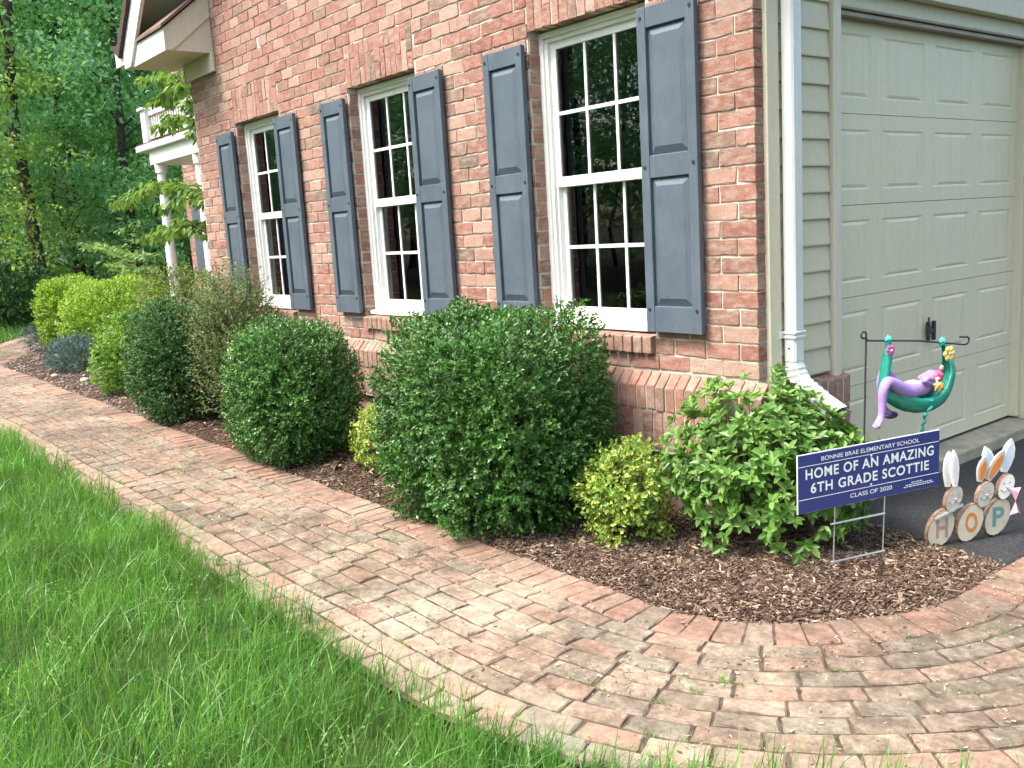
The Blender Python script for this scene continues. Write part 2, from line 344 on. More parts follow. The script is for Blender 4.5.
# ------------------------------------------------------------------ bricks
def bricks_np(rects, depth, fn, nx=7, nz=3, rough=0.0007, cham=0.0010, jit=0.0017):
    """rects: K x 4 (u0,u1,v0,v1); fn(u,v,w)->xyz, w>0 outward. one rough-faced block per rect"""
    R = np.asarray(rects, float); K = len(R)
    gu = np.concatenate([[0], np.linspace(.03, .97, nx - 1), [1]]); gv = np.concatenate([[0], np.linspace(.06, .94, nz - 1), [1]])
    U, Vv = np.meshgrid(gu, gv, indexing='ij'); U = U.ravel(); Vv = Vv.ravel(); P = len(U)
    bord = (U == 0) | (U == 1) | (Vv == 0) | (Vv == 1)
    u = R[:, :1] + (R[:, 1:2] - R[:, :1]) * U; v = R[:, 2:3] + (R[:, 3:4] - R[:, 2:3]) * Vv
    u = u + rng.normal(0, jit, u.shape); v = v + rng.normal(0, jit, v.shape)
    w = rng.normal(0, rough, u.shape) + rng.normal(0, 0.0012, (K, 1)) + rng.normal(0, 0.0015, (K, 1)) * (U - .5) * 2
    # chamfered border: pull border points back and inwards already lies on the edge
    w = np.where(bord, w - cham - np.abs(rng.normal(0, cham * .35, w.shape)), w)
    v = np.where(Vv[None] == 0, v + np.abs(rng.normal(0, jit * 1.1, v.shape)), v)
    ring = [i * (nz + 1) for i in range(nx + 1)] + [nx * (nz + 1) + j for j in range(1, nz + 1)] + [i * (nz + 1) + nz for i in range(nx - 1, -1, -1)] + [j for j in range(nz - 1, 0, -1)]
    Q = len(ring)
    ub = u[:, ring]; vb = v[:, ring]; wb = np.full_like(ub, -depth)
    uu = np.concatenate([u, ub], 1); vv = np.concatenate([v, vb], 1); ww = np.concatenate([w, wb], 1)
    X = fn(uu.ravel(), vv.ravel(), ww.ravel())
    f = []
    for i in range(nx):
        for j in range(nz):
            a = i * (nz + 1) + j; f.append((a, a + nz + 1, a + nz + 2, a + 1))
    for k in range(Q):
        a, b = ring[k], ring[(k + 1) % Q]; f.append((b, a, P + k, P + (k + 1) % Q))
    f = np.array(f); F = (f[None] + (np.arange(K) * (P + Q))[:, None, None]).reshape(-1, 4)
    return X, F

def course_layout(u0, u1, v0, v1, holes, L=0.2, H=0.08, joint=0.009, off=0.0, top=None, anchor=None):
    """running bond; holes = (u0,u1,v0,v1) list; top(u)->max v. anchor = u of a corner where bricks start"""
    out = []; n0 = 0
    z = v0
    while z < v1 - 0.02:
        zt = min(z + H, v1)
        k = int(round((z - v0) / H))
        ub = (anchor if anchor is not None else u1)
        edges = []
        e = ub - (L / 2 if k % 2 else 0.0)
        segs = []
        if k % 2: segs.append((ub - L / 2, ub))
        while e > u0 + 1e-6:
            segs.append((max(e - L, u0), e)); e -= L
        for a, b in segs:
            parts = [(a, b)]
            for h in holes:
                if zt - 0.012 > h[2] and z + 0.012 < h[3]:
                    np_ = []
                    for (p, q) in parts:
                        if q <= h[0] or p >= h[1]: np_.append((p, q)); continue
                        if p < h[0]: np_.append((p, h[0] + joint * .5))
                        if q > h[1]: np_.append((h[1] - joint * .5, q))
                    parts = np_
            for (p, q) in parts:
                if q - p < 0.03: continue
                if top is not None and zt > min(top(p), top(q)): continue
                j = joint + random.uniform(-.0015, .0015)
                out.append((p + j / 2, q - j / 2, z + j / 2, zt - j / 2))
        z += H
    return out

def brick_obj(name, batches, mat, parent):
    Vs = []; Fs = []; b = 0
    for X, F in batches:
        Vs.append(X); Fs.append(F + b); b += len(X)
    o = bpy.data.objects.new(name, mesh_np(name, np.concatenate(Vs), np.concatenate(Fs), mat))
    COL.objects.link(o); child(o, parent); return o

front = lambda y0: (lambda u, v, w: np.stack([u, y0 - w, v], 1))
sidep = lambda x0: (lambda u, v, w: np.stack([x0 + w, u, v], 1))

house = tag(empty('brick_house', (-3.2, 0, 0)), 'red brick house wing with slate blue shutters, white windows and cream side garage door', 'house')

OP = [(-1.49 - 2.0 * k, -0.62 - 2.0 * k) for k in range(3)]       # window openings
ZS, ZH = 0.91, 2.52                                                # top of brick sill, head
roofz = lambda x: (x + 10.33) if x < -3.215 else (-3.215 * 2 - x + 10.33)
holes = []
for a, b in OP:
    holes += [(a, b, ZS, ZH), (a, b, 0.81, ZS)]
LIN = []                                                            # flat-arch lintels
for a, b in OP: holes.append((a, b, ZH, 2.81))
lay = course_layout(-6.43, 0.0, 0.73, 6.9, holes, top=lambda u: roofz(u) - 0.75)
inner = [r for r in lay if r[1] < -0.02]; edge = [r for r in lay if r[1] >= -0.02]
edge = [(a, 0.0, c, d) for a, b, c, d in edge]
base_lay = course_layout(-6.43, 0.0, 0.01, 0.33, [])
# soldier courses at the window heads: bricks on end, some cut in two, slightly splayed joints
heads = []
for a, b in OP:
    n = 13; w = (b - a) / n
    hs = []
    for i in range(n):
        u = a + i * w; j = 0.007
        cut = ZH + random.choice([0.09, 0.19, 0.19, 0.11])
        hs.append((u + j/2, u + w - j/2, ZH + .002, cut - j/2)); hs.append((u + j/2, u + w - j/2, cut + j/2, 2.808 - j/2))
    heads += hs
wall_batches = [bricks_np(inner, 0.03, front(0)), bricks_np(edge, 0.095, front(0)), bricks_np(base_lay, 0.03, front(0)), bricks_np(heads, 0.085, front(0.0), 2, 5)]
# brown reveals inside the openings: cut brick ends facing sideways
rev = []
for a, b in OP:
    z = 0.89
    while z < ZH:
        z1 = min(z + 0.08, ZH)
        if z1 - z > 0.03: rev.append((0.012, 0.092, max(z, ZS) + .005, z1 - .005))
        z += 0.08
nrev = len(rev) // 3
for i, (a, b) in enumerate(OP):
    rr = rev[i * nrev:(i + 1) * nrev]
    wall_batches.append(bricks_np(rr, 0.02, (lambda x0: (lambda u, v, w: np.stack([x0 + w, u, v], 1)))(a + 0.007), 3, 3))
    wall_batches.append(bricks_np(rr, 0.02, (lambda x0: (lambda u, v, w: np.stack([x0 - w, u, v], 1)))(b - 0.007), 3, 3))
brick_obj('brick_wall', wall_batches, M['brick'], house)
# mortar backing with openings
mb = MB(); x = -6.425; yb = 0.0064
xs = sorted([-6.425, -0.008] + [q for o in OP for q in o])
for i in range(len(xs) - 1):
    x0, x1 = xs[i], xs[i + 1]
    isop = any(abs(x0 - a) < 1e-6 for a, b in OP)
    if isop:
        mb.box((x0, yb, 0), (x1, 0.16, ZS - 0.02)); mb.box((x0, yb, ZH + 0.005), (x1, 0.16, 3.0))
    else: mb.box((x0, yb, 0), (x1, 0.16, 3.0))
mb.prism([(-6.425, 3.0), (-0.008, 3.0), (-0.008, 3.05), (-3.215, 6.3), (-6.425, 3.05)], yb, 0.16, 1)
mb.build('mortar', M['mortar'], house)
# window sills (rowlock bricks, sloping) ------------------------------------------------
def rowlock(u0, u1, ztop_in, ztop_out, zbot, yout, yin, w=0.0645, name='x', mat=None, parent=None, axis='front'):
    n = max(1, int(round((u1 - u0) / w))); w = (u1 - u0) / n; B = MB()
    for i in range(n):
        a = u0 + i * w + 0.0045; b = u0 + (i + 1) * w - 0.0045
        dz = random.uniform(-.003, .003); dy = random.uniform(-.003, .003)
        prof = [(yout + dy, zbot + dz), (yin, zbot + dz), (yin, ztop_in + dz), (yout + dy + .006, ztop_out + dz + .002), (yout + dy, ztop_out + dz - .004)]
        if axis == 'front': B.prism(prof, a, b, 0)
        else: B.prism([(-q[0], q[1]) for q in prof], a, b, 1)
    return B
# water table ledge and soldier course below it
led = rowlock(-6.43, 0.055, 0.724, 0.660, 0.535, -0.058, 0.004)
led2 = rowlock(0.008, 0.66, 0.684, 0.668, 0.535, -0.058, 0.004, axis='side')
led.add(led2.v, led2.f)
led.build('water_table', M['brick_cap'], house, bevel=0.004)
mo = MB(); mo.prism([(-0.048, 0.32), (0.007, 0.32), (0.007, 0.712), (-0.0495, 0.648), (-0.0495, 0.54), (-0.048, 0.54)], -6.43, 0.045, 0); mo.prism([(0.045, 0.005), (-0.01, 0.005), (-0.01, 0.678), (0.0535, 0.660), (0.0535, 0.54), (0.045, 0.54)], 0.007, 0.655, 1); mo.build('ledge_mortar', M['mortar'], house)
sold = [(-6.43 + i * 0.0685 + .004, -6.43 + (i + 1) * 0.0685 - .004, 0.335, 0.530) for i in range(94)]
so2 = course_layout(-0.04, 0.66, 0.01, 0.53, [], anchor=0.66)
brick_obj('soldier_course', [bricks_np([r for r in sold if r[1] < 0.05], 0.02, front(-0.054), 2, 5), bricks_np(so2, 0.03, sidep(0.052))], M['brick'], house)

# windows -----------------------------------------------------------------------------
def make_window(a, b):
    B = MB()
    ya = 0.09
    # brick-mould frame, stepped
    def ring(x0, x1, z0, z1, wd, y0, y1):
        B.box((x0, y0, z0), (x0 + wd, y1, z1)); B.box((x1 - wd, y0, z0), (x1, y1, z1)); B.box((x0 + wd, y0, z1 - wd), (x1 - wd, y1, z1))
    ring(a + .003, b - .003, ZS + .012, ZH - .004, 0.032, ya - .012, ya + .05)
    ring(a + .035, b - .035, ZS + .012, ZH - .036, 0.022, ya + .002, ya + .07)
    ring(a + .057, b - .057, ZS + .012, ZH - .058, 0.014, ya + .022, ya + .10)
    fr = B.build('window', M['white'], house, bevel=0.003)
    S = MB()                                                         # white timber sill
    S.prism([(ya - .055, ZS + .004), (ya + .12, ZS + .004), (ya + .12, ZS + .05), (ya - .055, ZS + .032)], a + .004, b - .004, 0)
    S.build('window_sill', M['white'], fr, bevel=0.004)
    rl = rowlock(a + .002, b - .002, 0.908, 0.90, 0.815, -0.032, 0.09); rl.build('brick_sill', M['brick_cap'], fr, bevel=0.004)
    x0, x1 = a + .072, b - .072
    def sash(name, z0, z1, y, top, bot):
        s = MB(); st = 0.030; d = 0.028
        s.box((x0, y, z0), (x0 + st, y + d, z1)); s.box((x1 - st, y, z0), (x1, y + d, z1))
        s.box((x0 + st, y, z1 - top), (x1 - st, y + d, z1)); s.box((x0 + st, y, z0), (x1 - st, y + d, z0 + bot))
        gx0, gx1, gz0, gz1 = x0 + st, x1 - st, z0 + bot, z1 - top
        for k in (1, 2):
            c = gx0 + (gx1 - gx0) * k / 3
            s.box((c - .009, y + .004, gz0), (c + .009, y + .022, gz1))
        c = (gz0 + gz1) / 2; xs_ = [gx0] + [gx0 + (gx1 - gx0) * k / 3 for k in (1, 2)] + [gx1]
        for k in range(3):
            l = xs_[k] + (.009 if k else 0); r = xs_[k + 1] - (.009 if k < 2 else 0)
            s.box((l, y + .0045, c - .010), (r, y + .0225, c + .010))
        s.build(name, M['white'], fr, bevel=0.0025)
        g = MB(); g.box((gx0 - .002, y + .011, gz0 - .002), (gx1 + .002, y + .015, gz1 + .002)); g.build('pane', M['glass'], fr)
    sash('upper_sash', 1.685, 2.452, 0.112, 0.030, 0.055)
    sash('lower_sash', ZS + .045, 1.742, 0.142, 0.058, 0.062)
    c = MB(); n = 40
    for (cx0, cx1) in ((a + .05, a + .30), (b - .16, b - .05)):
        pts = [(cx0 + (cx1 - cx0) * i / n, 0.20 + 0.014 * math.sin(i * 1.25) + 0.006 * math.sin(i * 3.1)) for i in range(n + 1)]
        vs = [(p[0], p[1], z) for z in (ZS - .02, ZH + .05) for p in pts]
        c.add(vs, [(i, i + 1, n + 2 + i, n + 1 + i) for i in range(n)])
    c.build('curtain', M['curtain'], fr, smooth=True)
    return fr
def make_shutter(x0, x1):
    z0, z1 = 0.93, 2.455; y0, y1 = -0.018, -0.050; B = MB()
    # stiles and rails standing proud of a backing board, two raised panels with bevelled edges
    sw = 0.052
    B.box((x0, y0, z0), (x1, y0 - .012, z1))
    B.box((x0 - .002, y0 - .0121, z0 - .002), (x0 + sw, y1, z1 + .002)); B.box((x1 - sw, y0 - .0121, z0 - .002), (x1 + .002, y1, z1 + .002))
    for a, b in ((z0 - .001, 1.056), (1.672, 1.778), (2.362, z1 + .001)): B.box((x0 + sw, y0 - .0121, a), (x1 - sw, y1 + .002, b))
    def panel(za, zb):
        a0, a1 = x0 + sw + .004, x1 - sw - .004; za += .004; zb -= .004; i = 0.035; h = y1 + .004; l = y0 - .0125
        v = [(a0, l, za), (a1, l, za), (a1, l, zb), (a0, l, zb), (a0 + i, h, za + i), (a1 - i, h, za + i), (a1 - i, h, zb - i), (a0 + i, h, zb - i)]
        B.add(v, [(4, 5, 6, 7), (0, 1, 5, 4), (1, 2, 6, 5), (2, 3, 7, 6), (3, 0, 4, 7)])
    panel(1.056, 1.672); panel(1.778, 2.362)
    s = B.build('shutter', M['shutter'], house, bevel=0.003)
    for zz in (1.04, 1.725, 2.41):
        for xx in (x0 + .022, x1 - .022):
            q = MB(); q.tube([(xx, y1 + .001, zz), (xx, y1 - .004, zz)], 0.008, 8); q.build('screw', M['screw'], s)
    return s
for a, b in OP:
    make_window(a, b); make_shutter(a - .347, a - .002); make_shutter(b - .008, b + .337)
# dark room behind the windows
B = MB(); X0, X1, Y0, Y1, Z0, Z1 = -6.36, -0.5, 0.165, 3.4, 0.2, 2.75
B.add([(X0,Y0,Z0),(X1,Y0,Z0),(X1,Y1,Z0),(X0,Y1,Z0),(X0,Y0,Z1),(X1,Y0,Z1),(X1,Y1,Z1),(X0,Y1,Z1)], [(0,3,2,1),(4,5,6,7),(1,2,6,5),(2,3,7,6),(3,0,4,7)])
B.build('room_interior', M['interior'], house)
# side and rear walls of the wing
B = MB(); B.box((-6.42, 0.16, 0), (-6.385, 6, 3.2)); B.box((-6.42, 5.9, 0), (-0.05, 6, 3.2)); B.box((-0.055, 0.16, 0), (-0.035, 0.60, 3.3)); B.box((-0.055, 0.60, 2.56), (-0.035, 6, 3.3)); B.box((-0.055, 2.9, 0), (-0.035, 6, 2.56))
B.build('side_wall', M['siding'], house)

# garage side (x = 0) ---------------------------------------------------------------------
B = MB(); B.box((-0.03, 0.062, 0.66), (0.022, 0.148, 3.12)); B.build('corner_trim', M['cream'], house, bevel=0.004)
def siding(u0, u1, z0, z1, name='siding'):
    B = MB(); e = 0.122; z = z0 + random.uniform(0, .0)
    k = 0
    while z < z1 - 1e-3:
        zt = min(z + e, z1)
        B.prism([(-0.034, z), (0.016, z), (0.017, z + .005), (0.0075, z + .06), (0.0045, zt), (-0.034, zt)], u0, u1, 1) if False else B.add(
            [(xx, yy, zz) for yy in (u0, u1) for xx, zz in ((-.034, z), (.016, z), (.017, z + .006), (.010, z + .062), (.004, zt), (-.034, zt))],
            [(i, (i + 1) % 6, 6 + (i + 1) % 6, 6 + i) for i in range(6)] + [(5, 4, 3, 2, 1, 0), (6, 7, 8, 9, 10, 11)])
        z += e; k += 1
    return B.build(name, M['siding'], house)
siding(0.149, 0.546, 0.70, 3.12)
siding(0.553, 3.6, 2.60, 3.12)
siding(2.96, 3.6, 0.06, 2.60)
# frame round the garage door
B = MB(); B.box((-0.13, 0.560, 0.10), (0.030, 0.622, 2.598)); B.box((-0.13, 2.815, 0.06), (0.030, 2.955, 2.598)); B.box((-0.13, 0.622, 2.500), (0.030, 2.815, 2.598))
B.box((-0.085, 0.622, 2.42), (-0.03, 2.815, 2.500)); B.box((-0.13, 2.765, 0.08), (-0.055, 2.815, 2.42))
gf = B.build('garage_door_frame', M['cream'], house, bevel=0.004)
B = MB()
for i, zz in enumerate((2.385, 2.412)): B.box((-0.082 + i * .012, 0.625, zz), (-0.045 + i * .012, 2.764, zz + .022))
B.build('weather_strip', plain('pinkish_weatherstrip', (0.30, 0.25, 0.21), 0.6, 0.3, var=0.2), gf, bevel=0.003)
# sectional door: five sections, four embossed panels each
B = MB(); zs = [0.085, 0.555, 1.022, 1.489, 1.939, 2.40]; ys = [0.600, 1.15, 1.685, 2.225, 2.768]; xd = -0.10
for i in range(5):
    z0, z1 = zs[i] + .0015, zs[i + 1] - .0015
    B.box((xd - .04, ys[0], z0), (xd - .0082, ys[4], z1))
    yy = [ys[0]]; zz_ = []
    for j in range(4):
        a, b = ys[j] + .055, ys[j + 1] - .055; c, d = z0 + .075, z1 - .075
        if j == 0: pass
        # flat skin around the panel
        B.box((xd - .0081, ys[j], z0), (xd, ys[j + 1], c)); B.box((xd - .0081, ys[j], d), (xd, ys[j + 1], z1))
        B.box((xd - .0081, ys[j], c), (xd, a, d)); B.box((xd - .0081, b, c), (xd, ys[j + 1], d))
        g = .010; i2 = .026
        v = [(xd - .0005, a, c), (xd - .0005, b, c), (xd - .0005, b, d), (xd - .0005, a, d),
             (xd - .0038, a + .028, c + g), (xd - .0038, b - .028, c + g), (xd - .0038, b - .028, d - g), (xd - .0038, a + .028, d - g),
             (xd + .0005, a + .07, c + i2), (xd + .0005, b - .07, c + i2), (xd + .0005, b - .07, d - i2), (xd + .0005, a + .07, d - i2)]
        B.add(v, [(8, 9, 10, 11)] + [(4 * r + q, 4 * r + (q + 1) % 4, 4 * r + 4 + (q + 1) % 4, 4 * r + 4 + q) for r in (0, 1) for q in range(4)])
gd = B.build('garage_door', M['garage'], house)
B = MB()
for yy in (1.662, 1.725): B.box((xd + .012, yy - .009, 0.705), (xd + .032, yy + .009, 0.815))
B.box((xd + .014, 1.671, 0.748), (xd + .030, 1.716, 0.770)); B.box((xd + .002, 1.675, 0.74), (xd + .014, 1.712, 0.79)); B.tube([(xd + .02, 1.672, .815), (xd + .02, 1.672, .84)], .006)
B.build('door_handle', M['handle'], gd, bevel=0.002)
B = MB(); B.box((xd - .035, 0.60, 0.066), (xd - .012, 2.768, 0.088)); B.build('rubber_seal', M['handle'], gd)
# downspout with elbow
B = MB(); dx0, dx1, dy0, dy1 = 0.024, 0.088, 0.152, 0.228
def ringpts(c, fwd, hw, hd):
    """rectangular ring centred c, cross-section spanned by y (hw) and the normal in the xz plane to fwd (hd)"""
    f = Vector((fwd[0], 0, fwd[1])).normalized(); nrm = Vector((f.z, 0, -f.x)); c = Vector(c)
    pr = [(-1, -.72), (-.72, -1), (.72, -1), (1, -.72), (1, .72), (.72, 1), (-.72, 1), (-1, .72)]
    return [c + Vector((0, p * hw, 0)) + nrm * (q * hd) for p, q in pr]
cx, cy = (dx0 + dx1) / 2, (dy0 + dy1) / 2
stations = [((cx, cy, 3.1), (0, -1), .038, .032)]
z = 3.1
stations.append(((cx, cy, 0.80), (0, -1), .038, .032))
stations.append(((cx, cy, 0.797), (0, -1), .035, .029))
n = 15; p = Vector((cx, cy, 0.795)); ang = 0.0
for i in range(n):
    ang = math.radians(58) * min(1, (i + 1) / 10); p = p + Vector((math.sin(ang), 0, -math.cos(ang))) * 0.0155
    k = 1.0 if i % 2 else 0.90
    stations.append(((p.x, cy, p.z), (math.sin(ang), -math.cos(ang)), .042 * k, .037 * k))
p2 = p + Vector((math.sin(ang), 0, -math.cos(ang))) * 0.10
stations.append(((p2.x, cy, p2.z), (math.sin(ang), -math.cos(ang)), .044, .039))
vs = []; 
for st in stations: vs += ringpts(*st)
fs = [(i * 8 + k, i * 8 + (k + 1) % 8, (i + 1) * 8 + (k + 1) % 8, (i + 1) * 8 + k) for i in range(len(stations) - 1) for k in range(8)]
B.add(vs, fs); ds = B.build('downspout', M['downspout'], house)
B = MB()
for zz in (0.905, 0.925): B.box((dx0 - .012, dy0 - .006, zz), (dx1 + .005, dy1 + .006, zz + .013))
B.box((0.02, dy0 - .03, 0.905), (0.03, dy0, 0.938)); B.build('strap', M['downspout'], ds, bevel=0.003)
B = MB()
B.tube([(cx, dy0 + .001, .86), (cx, dy0 - .003, .86)], .0045, 8); B.build('rivet', M['screw'], ds)

# roof, rake and eave return -----------------------------------------------------------------
xa = -3.215
def roofpoly(off_top, off_bot, xe):
    """chevron profile in x,z between two lines parallel to the roof"""
    t = lambda x, o: (x + 10.33 if x < xa else 2 * xa - x + 10.33) + o
    xr = 2 * xa - xe
    return [(xe, t(xe, off_bot)), (xa, t(xa, off_bot)), (xr, t(xr, off_bot)), (xr, t(xr, off_top)), (xa, t(xa, off_top)), (xe, t(xe, off_top))]
B = MB(); B.prism(roofpoly(-0.06, -0.17, -6.88), -0.49, 6.3, 1)
B.prism([(-7.07, 3.405), (-6.88, 3.285), (-6.88, 3.39), (-7.08, 3.425)], -0.49, 6.3, 1)
rf = B.build('roof', M['shingle'], house)
B = MB(); rp_ = roofpoly(-0.172, -0.49, -6.83); rp_ = [(-6.83, 3.172), (-6.668, 3.172)] + rp_[1:2] + [(2 * xa + 6.668, 3.172), (2 * xa + 6.83, 3.172)] + rp_[3:]; B.prism(rp_, -0.455, -0.42, 1); B.build('rake_board', M['white'], rf, bevel=0.004)
B = MB(); B.prism(roofpoly(-0.24, -0.26, -6.80), -0.418, 0.0, 1); B.build('rake_soffit', M['cream'], rf)
B = MB(); B.prism([(-7.08, 3.28), (-7.03, 3.22), (-6.845, 3.22), (-6.845, 3.40), (-6.87, 3.40), (-6.87, 3.24), (-7.02, 3.24), (-7.06, 3.29), (-7.06, 3.41), (-7.09, 3.41)], -0.44, 6.2, 1); B.box((-7.085, -0.452, 3.222), (-6.845, -0.441, 3.405)); B.build('gutter', M['white'], rf)
B = MB(); B.prism([(-0.42, 3.17), (-0.42, 3.355), (-0.0, 3.70), (-0.0, 3.17)], -6.80, -5.80, 0)
B.prism([(-0.40, 3.172), (-0.365, 3.172), (-0.0, 3.48), (-0.0, 3.51)], -5.80, -5.790, 0)
er = B.build('eave_return', M['cream'], house)
B = MB(); B.box((-6.66, -0.4285, 3.165), (-5.795, -0.4205, 3.352)); B.build('fascia_board', M['white'], er, bevel=0.002)
B = MB(); B.prism([(-0.45, 3.352), (-0.45, 3.38), (0.0, 3.745), (0.0, 3.715)], -6.66, -5.775, 0); B.build('return_roof', M['shingle_light'], er)
B = MB(); B.box((-6.46, -0.035, 3.01), (-5.77, -0.004, 3.168)); B.box((-6.462, -0.035, 3.01), (-6.436, 1.0, 3.168)); B.build('frieze_board', M['cream'], house, bevel=0.004)
B = MB(); B.prism([(-0.42, 3.17), (-0.42, 3.355), (-0.0, 3.70), (-0.0, 3.17)], -0.63, 0.37, 0); B.build('eave_return', M['cream'], house)

# main house behind with its porch ------------------------------------------------------------
YM = 3.0
lay = course_layout(-15.1, -6.43, 0.05, 5.2, [(-14.25, -13.35, 0.95, 2.6), (-10.8, -9.6, 0.1, 2.6)])
brick_obj('main_wall', [bricks_np(lay, 0.03, front(YM), 3, 2)], M['brick'], house)
B = MB(); B.box((-15.1, YM + .009, 0), (-6.4, YM + 0.3, 5.2)); B.box((-15.1, YM + .3, 0), (-14.9, YM + 6, 5.2)); B.build('mortar', M['mortar'], house)
B = MB(); z0 = 0.92
B.box((-14.75, YM - .045, 0.92), (-14.30, YM - .012, 2.62)); B.build('porch_shutter', M['shutter'], house, bevel=0.01)
B = MB(); B.box((-13.30, YM - .045, 0.92), (-12.85, YM - .012, 2.62)); B.build('porch_shutter', M['shutter'], house, bevel=0.01)
B = MB(); B.box((-14.25, YM + .004, .95), (-13.35, YM + .03, 2.6)); wp = B.build('porch_window', M['interior'], house)
B = MB()
for xx in (-14.25, -13.96, -13.66, -13.37): B.box((xx - .02, YM - .02, .95), (xx + .02, YM + .003, 2.6))
for zz in (.95, 1.78, 2.58): B.box((-14.25, YM - .022, zz), (-13.35, YM + .0035, zz + .03))
B.build('window_bars', M['white'], wp)
B = MB(); B.box((-13.84, 1.80, 3.095), (-6.5, YM - .06, 3.19)); B.build('porch_roof', M['white'], house, bevel=0.01)
B = MB(); B.box((-13.82, 1.82, 3.191), (-6.5, YM - .06, 3.215)); B.build('roof_edge_strip', M['shingle'], house)
B = MB(); B.box((-13.45, 1.88, 2.86), (-6.6, YM - .07, 3.094)); B.build('porch_beam', M['white'], house, bevel=0.01)
for xx in (-13.25, -11.54, -9.83, -8.12):
    B = MB(); B.tube([(xx, 1.98, 0.12), (xx, 1.98, 0.18), (xx, 1.98, 0.181), (xx, 1.98, 1.4), (xx, 1.98, 2.72), (xx, 1.98, 2.721), (xx, 1.98, 2.86)], [.12, .12, .082, .080, .070, .092, .096], 20); B.build('porch_column', M['white'], house, smooth=False)
B = MB(); B.box((-13.60, 1.86, 3.216), (-13.40, 2.06, 3.74)); B.box((-13.64, 1.82, 3.74), (-13.36, 2.10, 3.78))
rl_ = B.build('balustrade', M['white'], house, bevel=0.006)
B = MB(); B.box((-13.4, 1.91, 3.64), (-6.6, 2.01, 3.705)); B.box((-13.4, 1.92, 3.27), (-6.6, 2.00, 3.31)); B.build('handrail', M['white'], rl_, bevel=0.006)
B = MB()
for i in range(60): B.box((-13.3 + i * .107 - .018, 1.942, 3.31), (-13.3 + i * .107 + .018, 1.978, 3.64))
B.build('balusters', M['white'], rl_)
B = MB(); B.box((-14.0, 1.55, 0.0), (-6.5, YM - .02, 0.12)); B.build('porch_floor', M['concrete'], house, bevel=0.01)

def unit(v): return v / np.maximum(np.linalg.norm(v, axis=-1, keepdims=True), 1e-9)
def lumps(seed, n=10, k=(3, 9)):
    r = np.random.default_rng(seed); K = r.normal(size=(n, 3)); K = unit(K) * r.uniform(*k, (n, 1)); ph = r.uniform(0, 6.28, n); am = 1 / np.linalg.norm(K, axis=1)
    am = am / am.sum()
    return lambda p: (np.sin(p @ K.T + ph) * am).sum(1) * 1.8
# ------------------------------------------------------------------ ground, walk, drive
def sheet(name, x0, x1, y0, y1, z, mat, n=2, amp=0, kind='structure', label=None):
    nx = ny = n
    if amp: nx = int((x1 - x0) / 0.06); ny = int((y1 - y0) / 0.06)
    X, Y = np.meshgrid(np.linspace(x0, x1, nx), np.linspace(y0, y1, ny), indexing='ij')
    Z = np.full(X.shape, z, float)
    idx = np.arange(nx * ny).reshape(nx, ny)
    F = np.stack([idx[:-1, :-1], idx[1:, :-1], idx[1:, 1:], idx[:-1, 1:]], -1).reshape(-1, 4)
    o = bpy.data.objects.new(name, mesh_np(name, np.stack([X, Y, Z], -1).reshape(-1, 3), F, mat)); COL.objects.link(o)
    return tag(o, label, None, None, kind)
sheet('ground', -400, 400, -400, 400, -0.06, M['forest'])
sheet('lawn', -30, 14, -11, 1.2, -0.035, M['soil'])
def poly_sheet(name, pts, z, mat):
    B = MB(); B.add([(x, y, z) for x, y in pts], [tuple(range(len(pts)))]); o = B.build(name, mat); return tag(o, kind='structure')

# path frame: far leg, bend (30 deg), long straight, bend (90 deg), short leg to the drive
FAR, R1, A1, LS, R2 = 7.0, 1.5, math.radians(27), 12.05, 0.90
def path_pt(s_row, d):
    """row arc length and offset from the bed edge -> x, y  (d>0 towards the lawn)"""
    s_row = np.asarray(s_row, float); d = np.asarray(d, float)
    L1 = np.full_like(d, FAR); L2 = A1 * (R1 + d); L3 = np.full_like(d, LS); L4 = math.pi / 2 * (R2 + d)
    x = np.zeros_like(s_row); y = np.zeros_like(s_row)
    c1 = (-12.0, -0.93 + R1); c2 = (0.05, -0.93 + R2)
    a = -math.pi / 2 - A1                                 # angle at the start of the first bend
    ex = c1[0] + (R1 + d) * math.cos(a); ey = c1[1] + (R1 + d) * math.sin(a)
    # far leg
    t = s_row - L1
    m = t < 0
    x[m] = (ex + t * math.cos(A1))[m]; y[m] = (ey - t * math.sin(A1))[m]
    t2 = t / (R1 + d); m = (t >= 0) & (t < L2)
    x[m] = (c1[0] + (R1 + d) * np.cos(a + t2))[m]; y[m] = (c1[1] + (R1 + d) * np.sin(a + t2))[m]
    t3 = t - L2; m = (t3 >= 0) & (t3 < L3)
    x[m] = (-12.0 + t3)[m]; y[m] = (-0.93 - d)[m]
    t4 = t3 - L3; m = (t4 >= 0) & (t4 < L4); an = -math.pi / 2 + t4 / (R2 + d)
    x[m] = (c2[0] + (R2 + d) * np.cos(an))[m]; y[m] = (c2[1] + (R2 + d) * np.sin(an))[m]
    t5 = t4 - L4; m = t5 >= 0
    x[m] = (c2[0] + R2 + d)[m]; y[m] = (c2[1] + t5)[m]
    return x, y
def path_len(d): return FAR + A1 * (R1 + d) + LS + math.pi / 2 * (R2 + d) + 0.5
WID = 1.08
